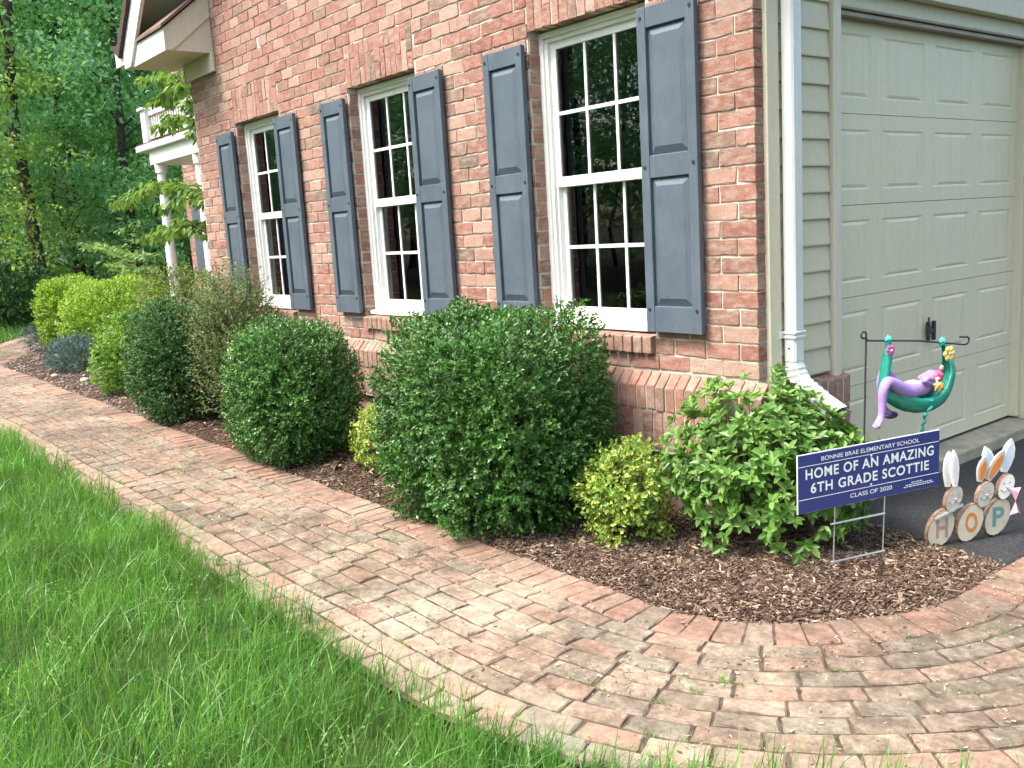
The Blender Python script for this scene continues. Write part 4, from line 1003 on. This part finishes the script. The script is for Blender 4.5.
# taller thin stalks along the edge of the walk
NE = 3200; s = rng.uniform(FAR + 5, path_len(1.1) - .6, NE); s += .04 * np.sin(s * 41); x, y = path_pt(s, np.full_like(s, 1.065) + .02 * np.sin(s * 7) + rng.exponential(.03, NE))
P = np.stack([x, y, np.full_like(x, -.03)], 1); h = rng.uniform(.07, .21, NE) * (1 + .25 * np.sin(s * 5.3))
gr.append(blades(P, h, rng.uniform(.002, .0042, NE), np.stack([rng.normal(.015, .035, NE), rng.normal(.04, .035, NE), np.zeros(NE)], 1)))
Vs = []; Fs = []; b = 0
for a, f in gr: Vs.append(a); Fs.append(f + b); b += len(a)
o = bpy.data.objects.new('grass', mesh_np('grass', np.concatenate(Vs), np.concatenate(Fs), M['grass'])); COL.objects.link(o)
tag(o, 'long bright green unmown grass beside the brick walk', 'grass', kind='stuff')
# tiny weeds and moss sprigs in the joints of the walk
wc_s = rng.uniform(FAR + 8, path_len(.5) - .7, 46); wc_d = rng.choice([.204, .301, .397, .494, .59, .687, .783, .882], 46); wx, wy = path_pt(wc_s, wc_d)
P = np.concatenate([np.stack([wx[i] + rng.normal(0, .03, 26), wy[i] + rng.normal(0, .007, 26), np.full(26, -.006)], 1) for i in range(46)]); n = len(P)
Vv, F = blades(P, rng.uniform(.006, .022, n), rng.uniform(.002, .004, n), np.concatenate([rng.normal(0, .008, (n, 2)), np.zeros((n, 1))], 1))
o = bpy.data.objects.new('joint_weeds', mesh_np('joint_weeds', Vv, F, M['clover'])); COL.objects.link(o); tag(o, 'tiny green weeds and moss in the joints of the brick walk', 'weeds', kind='stuff')
# clover patches in the lawn
cc = scatter(34, -3.2, 1.2, -3.6, -2.15); P = []
for q in cc: P.append(np.stack([q[0] + rng.normal(0, .07, 45), q[1] + rng.normal(0, .07, 45), rng.uniform(.0, .055, 45)], 1))
P = np.concatenate(P); P = P[d_of(P[:, 0], P[:, 1]) > WID + .06]; n = len(P)
Vv, F = leaf_np(P, rdir(n) * V3([1, 1, .3]), V3([0, 0, 1.]) + rdir(n) * .45, rng.uniform(.010, .018, n), rng.uniform(.009, .015, n), .1, 'diamond')
o = bpy.data.objects.new('clover', mesh_np('clover', Vv, F, M['clover'])); COL.objects.link(o); tag(o, 'pale yellow green clover patches in the long grass', 'clover', kind='stuff')

# ------------------------------------------------------------------ mulch chips and litter
def chips(P, L, W, T, tilt):
    N = len(P); an = rng.uniform(0, 6.28, N); ax = np.stack([np.cos(an), np.sin(an), rng.normal(0, tilt, N)], 1); ax = unit(ax)
    nr = unit(V3([0, 0, 1.]) + rng.normal(0, tilt, (N, 3))); nr = unit(nr - ax * (nr * ax).sum(1, keepdims=True)); sd = np.cross(ax, nr)
    Vv = []
    for sz in (-.5, .5):
        for sx, sy in ((-.5, -.42), (.5, -.28), (.46, .36), (-.5, .5)):
            Vv.append(P + ax * (L * sx)[:, None] + sd * (W * sy)[:, None] + nr * (T * sz)[:, None])
    Vv = np.stack(Vv, 1); F = np.array([[0, 3, 2, 1], [4, 5, 6, 7], [0, 1, 5, 4], [1, 2, 6, 5], [2, 3, 7, 6], [3, 0, 4, 7]])
    return Vv.reshape(-1, 3), (F[None] + (np.arange(N) * 8)[:, None, None]).reshape(-1, 4)
def far_sunlit_dry(p): return p[:, 0] < -5.2 - 1.2 * rng.uniform(0, 1, len(p))
out = []; dry = []
for n, box, sz in ((46000, (-1.2, 1.05, -0.95, 0.46), (.004, .026)), (2600, (-1.2, 1.05, -0.95, 0.46), (.024, .055)), (9000, (-3.6, -1.2, -0.95, 0.0), (.010, .035)), (16000, (-15, -3.6, -0.95, 0.5), (.015, .045))):
    p = scatter(n, *box); d = d_of(p[:, 0], p[:, 1]); keep = (d < 0.012 - rng.exponential(.012, n) + .014) & (p[:, 1] < driveline(p[:, 0]) + rng.normal(0, .02, n)) & ~((p[:, 0] > -6.4) & (p[:, 0] < .05) & (p[:, 1] > 0.0)) 
    p = p[keep]; m = len(p); L = rng.uniform(*sz, m) * rng.uniform(.6, 1.3, m)
    z = bed_h(p[:, 0], p[:, 1]) + rng.uniform(.001, .010, m)
    fd = far_sunlit_dry(p); a4 = (np.concatenate([p, z[:, None]], 1), L, L * rng.uniform(.15, .42, m), rng.uniform(.002, .005, m))
    out.append(chips(*[q[~fd] for q in a4], .28))
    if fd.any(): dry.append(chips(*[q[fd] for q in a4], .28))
Vs = []; Fs = []; b = 0
for a, f in out: Vs.append(a); Fs.append(f + b); b += len(a)
o = bpy.data.objects.new('mulch_chips', mesh_np('mulch_chips', np.concatenate(Vs), np.concatenate(Fs), M['chip'])); COL.objects.link(o); tag(o, 'brown shredded bark mulch covering the bed', 'mulch', kind='stuff')
sunlit_drym = NT('sunlit_dry_bark_chip'); rr_ = sunlit_drym.ramp(sunlit_drym.isl(), [(0.0, (0.10, 0.07, 0.055)), (0.5, (0.21, 0.155, 0.125)), (0.85, (0.34, 0.27, 0.22)), (1.0, (0.48, 0.41, 0.34))]); M['drychip'] = sunlit_drym.done(sunlit_drym.princ(rr_.outputs[0], 0.9, 0.2).outputs[0])  # far chips: dryness and sunlight both put into the paler colour
o = bpy.data.objects.new('dry_mulch', mesh_np('dry_mulch', dry[0][0], dry[0][1], M['drychip'])); COL.objects.link(o); tag(o, 'dry mulch with sunlight painted into its pale colour at the far end of the bed by the junipers', 'mulch', kind='stuff')
# seed husks and bits scattered on the walk
n = 14000; s = rng.uniform(FAR + 2, path_len(.5), n); dd = rng.uniform(0.0, 1.05, n)
clus = np.sin(s * 2.2) * np.sin(s * 5.1 + dd * 7) + rng.normal(0, .5, n); k = (clus > .15) & (s > FAR + 5); s, dd = s[k], dd[k]
x, y = path_pt(s, dd); n = len(x); L = rng.uniform(.003, .015, n) * rng.uniform(.5, 1.2, n)
P = np.stack([x, y, height(x, y) + .004], 1)
Vv, F = chips(P, L, L * rng.uniform(.2, .6, n), np.full(n, .0012), .15)
o = bpy.data.objects.new('seed_litter', mesh_np('seed_litter', Vv, F, M['litter'])); COL.objects.link(o); tag(o, 'pale seed husks and bits scattered over the brick walk', 'litter', kind='stuff')
# pale stones by the junipers and dry leaves by the boxwoods
def stone(loc, s, label):
    bm = bmesh.new(); bmesh.ops.create_icosphere(bm, subdivisions=3, radius=1)
    lf = lumps(int(abs(loc[0]) * 100), 8, (1, 4))
    for v in bm.verts:
        q = V3(v.co)[None]; k = 1 + .25 * lf(q)[0]; v.co = Vector((v.co.x * s * k, v.co.y * s * .75 * k, v.co.z * s * .5 * k))
    me = bpy.data.meshes.new('stone'); bm.to_mesh(me); bm.free(); me.materials.append(M['concrete'])
    o = bpy.data.objects.new('stone', me); COL.objects.link(o); o.location = loc; tag(o, label, 'stone')
stone((-8.95, -0.66, .04), .06, 'pale rounded stone below the spreading blue juniper, nearer one')
stone((-9.75, -0.80, .04), .055, 'pale stone at the walk side of the spreading blue juniper, farther one')
for i, (x, y) in enumerate([(-2.72, -.72), (-2.35, -.70), (-1.92, -.80), (-2.15, -.60)]):
    q = V3([[x, y, .055]]); pts = []
    Vv, F = leaf_np(np.repeat(q, 3, 0) + rng.normal(0, .01, (3, 3)), rdir(3) * V3([1, 1, .35]), V3([0, 0, 1.]) + rdir(3) * .5, np.full(3, .075), np.full(3, .045), .4, 'oval', .3)
    o = bpy.data.objects.new('dry_leaf', mesh_np('dry_leaf', Vv, F, M['litter'])); COL.objects.link(o)
    tag(o, 'curled dry brown leaf on the mulch beside the boxwoods', 'leaf', 'dry leaves on the mulch')

# ------------------------------------------------------------------ yard sign
T = V3([.316228, .948683, 0]); Nn = V3([.948683, -.316228, 0]); UP = V3([0, 0, 1.])
def frame(o): 
    o = V3(o); return lambda u, w, z: tuple(o + T * u + Nn * w + UP * z)
SG = frame((.48, -.17, 0))
sign = tag(empty('yard_sign', (.48, -.17, 0)), 'navy blue school yard sign with white lettering on a wire stake', 'sign')
def fbox(B, fr, u0, u1, w0, w1, z0, z1, mi=0, shear=None):
    c = [fr(u, w, z + (shear(u) if shear else 0)) for z in (z0, z1) for u, w in ((u0, w0), (u1, w0), (u1, w1), (u0, w1))]
    B.add(c, [(0, 3, 2, 1), (4, 5, 6, 7), (0, 1, 5, 4), (1, 2, 6, 5), (2, 3, 7, 6), (3, 0, 4, 7)], mi)
u0, u1 = -0.175, 0.550; z0s, z1s = 0.268, 0.512
sh = lambda u: 0.014 * (u - u0) / (u1 - u0)
B = MB(); fbox(B, SG, u0, u1, 0.002, 0.0065, z0s, z1s, 0, sh); panel = B.build('panel', M['signwhite'], sign)
B = MB(); fbox(B, SG, u0 + .003, u1 - .001, 0.0066, 0.0076, z0s + .001, z1s - .003, 0, sh); B.build('printed_face', M['navy'], panel)
B = MB()
for z in (0.462, 0.325): fbox(B, SG, u0 + .004, u1 - .004, 0.0078, 0.0084, z - .0012, z + .0012, 0, sh)
for (a, z) in ((.19, .4565), (.19, .3335)): fbox(B, SG, a - .004, a + .004, 0.0078, 0.0084, z - .004, z + .004, 0, sh)
for (a, b_, z) in ((.40, .46, .306), (.37, .51, .297), (.36, .52, .289)):
    q = a
    while q < b_:
        l = rng.uniform(.006, .016); fbox(B, SG, q, min(q + l, b_), 0.0078, 0.0084, z - .0016, z + .0016, 0, sh); q += l + .004
B.build('rules', M['signwhite'], panel)
def text(body, fr, uc, zc, hgt, width, mat, parent, w=0.0092, off=0.0, sk=0.0, name='lettering', shear=None, space=1.0):
    cu = bpy.data.curves.new('t', 'FONT'); cu.body = body; cu.align_x = 'CENTER'; cu.align_y = 'CENTER'; cu.size = 1; cu.offset = off; cu.extrude = 0.0; cu.shear = sk; cu.space_character = space
    o = bpy.data.objects.new('t', cu); COL.objects.link(o); bpy.context.view_layer.update()
    me = bpy.data.meshes.new_from_object(o.evaluated_get(bpy.context.evaluated_depsgraph_get())); bpy.data.objects.remove(o)
    P = np.array([v.co[:] for v in me.vertices]); mn, mx = P.min(0), P.max(0); c = (mn + mx) / 2
    for v, p in zip(me.vertices, P):
        u = uc + (p[0] - c[0]) / (mx[0] - mn[0]) * width; z = zc + (p[1] - c[1]) / (mx[1] - mn[1]) * hgt
        v.co = fr(u, w, z + (shear(u) if shear else 0))
    me.materials.append(mat); me.name = name; me.polygons.foreach_set('use_smooth', [False] * len(me.polygons))
    ob = bpy.data.objects.new(name, me); COL.objects.link(ob)
    child(ob, parent); return ob
text('BONNIE BRAE ELEMENTARY SCHOOL', SG, 0.190, 0.4835, 0.018, 0.50, M['signwhite'], panel, off=.006, shear=sh)
text('HOME OF AN AMAZING', SG, 0.19, 0.428, 0.043, 0.655, M['signwhite'], panel, off=.022, shear=sh, space=1.12)
text('6TH GRADE SCOTTIE', SG, 0.19, 0.368, 0.043, 0.605, M['signwhite'], panel, off=.022, shear=sh, space=1.12)
text('CLASS OF 2020', SG, 0.19, 0.303, 0.018, 0.215, M['signwhite'], panel, off=.006, shear=sh)
B = MB()
for u in (0.0, 0.254): B.tube([SG(u, 0, -.08), SG(u + .022, 0, .50)], .0028, 6)
for z in (0.036, 0.200): B.tube([SG(-.012, .003, z), SG(.266, .003, z + .002)], .0042, 6)
B.build('wire_stake', M['galv'], sign)

# ------------------------------------------------------------------ garden flag stand, hammock and plush monkey
FG = frame((.44, .12, 0))
B = MB(); loop = [FG(.020 - .012 - .013 * math.cos(a) + .0, 0, .940 + .016 * math.sin(a)) for a in np.linspace(math.pi, -1.2, 16)]
B.tube([FG(0, 0, -.1), FG(.006, 0, .3), FG(.014, 0, .7), FG(.019, 0, .93)] + [FG(.006 + .014 * math.cos(a), 0, .944 + .014 * math.sin(a)) for a in np.linspace(0, 1.7 * math.pi, 16)] + [FG(.03, .0, .918), FG(.30, .002, .892), FG(.545, .004, .852)] + [FG(.560 + .017 * math.sin(a), .004, .869 - .017 * math.cos(a)) for a in np.linspace(.15, math.pi + .5, 10)] + [FG(.525, .004, .888)], .0042, 8)
st = B.build('garden_flag_stand', M['iron']); tag(st, 'slim black iron garden flag stand with curled crossbar behind the sign', 'stand')
ham = tag(empty('hammock', FG(.28, 0, .60)), 'shiny green satin hammock sling tied to the black crossbar', 'hammock')
path = [(.134, .905), (.128, .885), (.120, .85), (.108, .78), (.100, .715), (.115, .672), (.160, .640), (.228, .608), (.311, .592), (.395, .607), (.450, .655), (.482, .735), (.475, .790), (.455, .840), (.432, .878)]
wid = [.008, .012, .020, .024, .026, .034, .044, .052, .055, .052, .046, .036, .026, .016, .008]
from mathutils import geometry as _g
def smoothpath(p, k=4):
    p = np.array(p, float); n = len(p); out = []
    for i in range(n - 1):
        p0, p1, p2, p3 = p[max(i - 1, 0)], p[i], p[i + 1], p[min(i + 2, n - 1)]
        for t in np.linspace(0, 1, k, endpoint=False):
            out.append(.5 * ((2 * p1) + (-p0 + p2) * t + (2 * p0 - 5 * p1 + 4 * p2 - p3) * t * t + (-p0 + 3 * p1 - 3 * p2 + p3) * t ** 3))
    out.append(p[-1]); return np.array(out)
cen = smoothpath([(a, b_, w) for (a, b_), w in zip(path, wid)])
vs = []; nsg = 14; n = len(cen)
for i in range(n):
    tg = cen[min(i + 1, n - 1), :2] - cen[max(i - 1, 0), :2]; tg /= np.linalg.norm(tg); nrm2 = V3([-tg[1], tg[0]])       # inward (up) normal
    for k in range(nsg + 1):
        a = math.pi * (k / nsg) * 1.25 - math.pi * .125
        wv = -math.cos(a) * cen[i, 2]; dep = -math.sin(a) * cen[i, 2] * .95 + cen[i, 2] * .62 + rng.normal(0, .0012)
        vs.append(FG(cen[i, 0] + nrm2[0] * dep, wv, cen[i, 1] + nrm2[1] * dep))
fs = [(i * (nsg + 1) + k, i * (nsg + 1) + k + 1, (i + 1) * (nsg + 1) + k + 1, (i + 1) * (nsg + 1) + k) for i in range(n - 1) for k in range(nsg)]
B = MB(); B.add(vs, fs); sl = B.build('sling', M['satin'], ham, smooth=True); so = sl.modifiers.new('thick', 'SOLIDIFY'); so.thickness = .004
def star(B, fr, u, z, r, w, pts=6, inner=.5, th=.012, rot=0.3):
    ring = []
    for k in range(pts * 2):
        a = rot + math.pi * k / pts; rr = r if k % 2 == 0 else r * inner; ring.append((u + rr * math.cos(a), z + rr * math.sin(a)))
    nn = len(ring); vs = [fr(u, w + th, z), fr(u, w - th, z)] + [fr(p, w, q) for p, q in ring]
    B.add(vs, [(0, 2 + k, 2 + (k + 1) % nn) for k in range(nn)] + [(1, 2 + (k + 1) % nn, 2 + k) for k in range(nn)])
for (u, z) in ((.134, .908), (.428, .872)):
    B = MB(); star(B, FG, u, z, .026, .0, 4, .62, .018, .9); star(B, FG, u - .006, z + .010, .018, .006, 3, .6, .014, 1.6); B.build('knot', M['teal'], ham)
def flower(u, z, r, mat, core):
    B = MB()
    for k in range(6):
        a = 2 * math.pi * k / 6; cu, cz = u + r * .62 * math.cos(a), z + r * .62 * math.sin(a)
        ring = [(cu + r * .42 * math.cos(b_), cz + r * .42 * math.sin(b_)) for b_ in np.linspace(0, 2 * math.pi, 9)[:-1]]
        vs = [FG(cu, .040, cz), FG(cu, .028, cz)] + [FG(p, .033 + .001 * (k % 3), q) for p, q in ring]
        B.add(vs, [(0, 2 + i, 2 + (i + 1) % 8) for i in range(8)] + [(1, 2 + (i + 1) % 8, 2 + i) for i in range(8)])
    f = B.build('flower', mat, ham)
    B = MB(); star(B, FG, u, z, r * .3, .040, 6, .9, .004); B.build('flower_centre', core, f)
flower(.118, .872, .024, M['magenta'], M['palepink']); flower(.436, .826, .033, M['yellow'], M['palepink'])
B = MB(); rp = smoothpath([(.318, .64), (.330, .615), (.312, .588), (.300, .57), (.303, .545), (.297, .52), (.300, .495)], 5)
vs = []
for i, (u, z) in enumerate(rp): tw = .010 + .004 * math.sin(i * .9); vs += [FG(u - tw, .058 - .001 * i, z), FG(u + tw * .6, .060 - .001 * i + .004 * math.sin(i), z)]
B.add(vs, [(2 * i, 2 * i + 1, 2 * i + 3, 2 * i + 2) for i in range(len(rp) - 1)]); rb = B.build('ribbon', M['teal'], ham, smooth=True); so = rb.modifiers.new('thick', 'SOLIDIFY'); so.thickness = .002

monkey = tag(empty('plush_toy', FG(.26, 0, .66)), 'lilac plush toy lounging in the green hammock with one leg dangling', 'toy')
def skin(name, verts, edges, radii, mat, parent, root=0, sub=2):
    me = bpy.data.meshes.new(name); me.from_pydata([FG(*v) for v in verts], edges, []); me.materials.append(mat)
    o = bpy.data.objects.new(name, me); COL.objects.link(o)
    m = o.modifiers.new('skin', 'SKIN'); m.use_smooth_shade = True
    for i, r in enumerate(radii):
        me.skin_vertices[0].data[i].radius = (r, r) if not isinstance(r, tuple) else r
        me.skin_vertices[0].data[i].use_root = (i == root)
    s = o.modifiers.new('sub', 'SUBSURF'); s.levels = sub; s.render_levels = sub
    child(o, parent); return o
vt = [(.215, 0, .672), (.265, 0, .676), (.318, 0, .684), (.352, 0, .700), (.378, .002, .722), (.400, .004, .742),      # 0-5 pelvis..head
      (.190, .034, .690), (.135, .044, .722), (.086, .050, .748), (.062, .052, .712), (.058, .052, .640), (.053, .054, .598), (.034, .056, .574), (.004, .060, .556),   # 6-13 leg front
      (.205, -.030, .700), (.175, -.034, .755), (.142, -.038, .778), (.130, -.045, .72), (.150, -.052, .63), (.168, -.055, .592), (.210, -.05, .566),       # 14-20 leg back
      (.325, .040, .706), (.290, .056, .722), (.272, .058, .724), (.300, .054, .734), (.322, .050, .728), (.336, .050, .716),            # 21-26 arm front with hand
      (.345, -.036, .712), (.400, -.058, .690), (.455, -.064, .672), (.490, -.060, .668),
      (.006, .072, .553), (.016, .080, .560)]                             # 27-30 arm back
ed = [(0, 1), (1, 2), (2, 3), (3, 4), (4, 5), (0, 6), (6, 7), (7, 8), (8, 9), (9, 10), (10, 11), (11, 12), (12, 13), (0, 14), (14, 15), (15, 16), (16, 17), (17, 18), (18, 19), (19, 20), (2, 21), (21, 22), (22, 23), (23, 24), (24, 25), (25, 26), (3, 27), (27, 28), (28, 29), (29, 30), (12, 31), (12, 32)]
rd = [.036, .038, .038, .024, .040, .038, .032, .029, .026, .022, .0175, .0145, .020, .008, .022, .020, .018, .016, .014, .016, .013, .017, .014, .013, .013, .015, .012, .016, .013, .014, .016, .008, .007]
skin('plush_toy_body', vt, ed, rd, M['purple'], monkey)
def blob(name, c, r, mat, parent, sub=3):
    bm = bmesh.new(); bmesh.ops.create_icosphere(bm, subdivisions=sub, radius=1)
    for v in bm.verts: v.co = Vector(FG(c[0] + v.co.x * r[0], c[1] + v.co.y * r[1], c[2] + v.co.z * r[2]))
    me = bpy.data.meshes.new(name); bm.to_mesh(me); bm.free(); me.materials.append(mat); me.polygons.foreach_set('use_smooth', [True] * len(me.polygons))
    o = bpy.data.objects.new(name, me); COL.objects.link(o); child(o, parent); return o
fc = blob('face', (.384, .022, .730), (.030, .022, .026), M['pink'], monkey)
for du in (-.010, .010): blob('eye', (.382 + du, .043, .738 - du * .3), (.0035, .003, .0045), M['handle'], fc, 2)
blob('muzzle', (.372, .036, .722), (.013, .010, .010), M['palepink'], fc, 2)
blob('ear', (.418, .012, .762), (.012, .006, .013), M['palepink'], monkey, 2)
blob('pale_chest_sheen', (.265, .004, .704), (.056, .034, .021), M['palepink'], monkey)  # pale chest, its sheen painted as a light pink patch
blob('paw', (.488, -.055, .668), (.022, .018, .016), M['darkpurple'], monkey)
blob('paw', (.200, -.052, .568), (.036, .018, .017), M['darkpurple'], monkey)
B = MB(); star(B, FG, .345, .700, .028, .062, 5, .55, .008, .4); B.build('bow', M['yellow'], monkey)
B = MB(); star(B, FG, .362, .690, .022, .066, 4, .6, .008, .9); B.build('flower', M['orange'], monkey)

# ------------------------------------------------------------------ wood slice bunnies
TB = V3([.41, .912, 0]); TB /= np.linalg.norm(TB); NB = V3([TB[1], -TB[0], 0])
OB = V3([.65, .385, 0.004])
def BF(u, w, z): return tuple(OB + TB * u + NB * w + UP * z)
def disc(B, u, z, ru, rz, w0, w1, n=36, tilt=0.0, scal=0.0):
    ring = []
    for k in range(n):
        a = 2 * math.pi * k / n; rr = 1 + (scal * (1 if k % 2 else -1))
        p, q = ru * rr * math.cos(a), rz * rr * math.sin(a); ring.append((u + p * math.cos(tilt) - q * math.sin(tilt), z + p * math.sin(tilt) + q * math.cos(tilt)))
    fw = [BF(p, w1, q) for p, q in ring]; bk = [BF(p, w0, q) for p, q in ring]
    B.add(fw + bk, [tuple(range(n)), tuple(range(n, 2 * n))[::-1]], 0)
    B.add([BF(u + (p - u) * 1.03, w1 - .001, z + (q - z) * 1.03) for p, q in ring] + [BF(u + (p - u) * 1.03, w0, z + (q - z) * 1.03) for p, q in ring], [(k, (k + 1) % n, n + (k + 1) % n, n + k) for k in range(n)], 1)
def ear(u0, z0, u1, z1, wd, w, mat, mat2, parent):
    d = V3([u1 - u0, z1 - z0]); L = np.linalg.norm(d); d /= L; s = V3([-d[1], d[0]])
    def outline(k):
        prof = [(0, .40), (.25, .80), (.5, 1), (.75, .80), (.92, .38), (1, .0)]
        pts = [(u0 + d[0] * L * t * k[1] + s[0] * wd * .5 * h * k[0] + d[0] * k[2], z0 + d[1] * L * t * k[1] + s[1] * wd * .5 * h * k[0] + d[1] * k[2]) for t, h in prof]
        pts += [(u0 + d[0] * L * t * k[1] - s[0] * wd * .5 * h * k[0] + d[0] * k[2], z0 + d[1] * L * t * k[1] - s[1] * wd * .5 * h * k[0] + d[1] * k[2]) for t, h in prof[-2::-1]]
        return pts
    def slab(k, wa, wb):
        o_ = outline(k); n = len(o_); B = MB(); B.add([BF(p, wb, q) for p, q in o_] + [BF(p, wa, q) for p, q in o_], [tuple(range(n)), tuple(range(n, 2 * n))[::-1]] + [(i, (i + 1) % n, n + (i + 1) % n, n + i) for i in range(n)]); return B
    e = slab((1, 1, 0), w - .010, w).build('ear', mat, parent)
    slab((.62, .78, L * .08), w + .0005, w + .002).build('inner_ear', mat2, e)
def bunny(label, bu, bz, hu, hz, ears, facemat, letter, lmat, w=0.0, tilt=-.48, earmat=None, innermat=None):
    root = tag(empty('wooden_bunny', BF(bu, w, 0)), label, 'bunny ornament', 'wood slice bunnies beside the driveway')
    B = MB(); disc(B, bu, bz, .060, .086, w - .022, w, tilt=tilt, scal=.012); bd = B.build('body', [M['slice'], M['barkside']], root)
    text(letter, BF, bu + .003, bz + .002, .090, .062, lmat, bd, w=w + .0008, off=.03, name='letter')
    B = MB(); disc(B, hu, hz, .037, .058, w - .012, w + .010, tilt=tilt, scal=.01); hd = B.build('head', [facemat, M['barkside']], root)
    f = MB()
    for du in (-.014, .016): f.tube([BF(hu + du, w + .010, hz + .020), BF(hu + du, w + .0125, hz + .020)], .0035, 8)
    for sgn in (-1, 1): f.tube([BF(hu + .002, w + .0115, hz - .008), BF(hu + .002 + sgn * .016, w + .0115, hz - .020), BF(hu + .002 + sgn * .033, w + .0115, hz - .008)], .0016, 5)
    f.build('face_marks', M['greyfelt'], hd)
    n = MB(); n.add([BF(hu - .008, w + .0118, hz + .003), BF(hu + .012, w + .0118, hz + .003), BF(hu + .002, w + .0118, hz - .010), BF(hu + .002, w + .0165, hz - .001)], [(0, 1, 3), (1, 2, 3), (2, 0, 3), (0, 2, 1)]); n.build('nose', M['bowpink'], hd)
    for (a, b_, c, d_, wd, ww) in ears: ear(a, b_, c, d_, wd, w + ww, earmat, innermat, root)
    B = MB(); B.tube([BF(bu - .01, w - .026, -.12), BF(bu - .005, w - .026, bz + .02)], .005, 6); B.build('stake', M['iron'], root)
    return root, bd, hd
b1, bd1, h1 = bunny('wood slice bunny with grey scarf and letter H, standing apart nearest the sign', .008, .072, .064, .200, [(.040, .255, .045, .412, .050, .0), (.068, .255, .058, .418, .044, .012)], M['greywood'], 'H', M['rosepaint'], earmat=M['whitewood'], innermat=M['greyear'])
B = MB(); sc_ = smoothpath([(-.03, .118), (.02, .135), (.06, .150), (.11, .168)], 4); B.tube([BF(u, .006, z) for u, z in sc_], [.006 + .004 * math.sin(i) ** 2 for i in range(len(sc_))], 6); B.build('scarf', M['greyfelt'], b1)
b2, bd2, h2 = bunny('wood slice bunny with orange ears and letter O, middle of the three', .155, .078, .222, .200, [(.200, .258, .226, .368, .052, .0), (.246, .258, .328, .384, .056, -.004)], M['greywood'], 'O', M['orange'], w=.004, earmat=M['greywood'], innermat=M['orange'])
b3, bd3, h3 = bunny('wood slice bunny with white face, pink bow and letter P', .305, .082, .338, .218, [(.296, .276, .262, .400, .058, -.03), (.346, .278, .382, .425, .066, -.012)], M['whitewood'], 'P', M['tealpaint'], w=-.006, earmat=M['whitewood'], innermat=M['paleblue'])
B = MB()
for sg in (1, -1): B.add([BF(.375, .018, .150), BF(.408, .012, .150 + sg * .060), BF(.348, .012, .150 + sg * .062), BF(.375, .034, .150 + sg * .045)], [(0, 1, 3), (0, 3, 2), (1, 2, 3), (0, 2, 1)])
B.build('bow', M['bowpink'], b3)

# ------------------------------------------------------------------ light
w = bpy.data.worlds.new('World'); scene.world = w; w.use_nodes = True
nt = w.node_tree; bg = nt.nodes['Background']
sky = nt.nodes.new('ShaderNodeTexSky'); sky.sky_type = 'NISHITA'; sky.sun_disc = False
SUN_EL, SUN_AZ = math.radians(58), math.radians(-106)     # azimuth measured from +x: light from the left front
sd_ = V3([math.cos(SUN_EL) * math.cos(SUN_AZ), math.cos(SUN_EL) * math.sin(SUN_AZ), math.sin(SUN_EL)])
sky.sun_elevation = SUN_EL; sky.sun_rotation = math.pi / 2 - SUN_AZ
sky.dust_density = 4.0; sky.air_density = 1.0; sky.ozone_density = 0.6
nt.links.new(sky.outputs[0], bg.inputs[0]); bg.inputs[1].default_value = 0.15
sl_ = bpy.data.lights.new('sun', 'SUN'); sl_.energy = 1.0; sl_.angle = math.radians(14); sl_.color = (1.0, 0.965, 0.91)
so_ = bpy.data.objects.new('sun', sl_); COL.objects.link(so_)
so_.rotation_euler = Vector(-sd_).to_track_quat('-Z', 'Y').to_euler()
so_.location = (0, 0, 30)
vs_ = scene.view_settings; vs_.view_transform = 'Standard'; vs_.look = 'None'; vs_.gamma = 1.0; vs_.exposure = 2.22; vs_.use_curve_mapping = False
scene.render.engine = 'CYCLES'
scene.cycles.use_denoising = True
scene.cycles.max_bounces = 8; scene.cycles.diffuse_bounces = 4; scene.cycles.glossy_bounces = 3; scene.cycles.transmission_bounces = 4; scene.cycles.transparent_max_bounces = 8
scene.cycles.caustics_reflective = False; scene.cycles.caustics_refractive = False
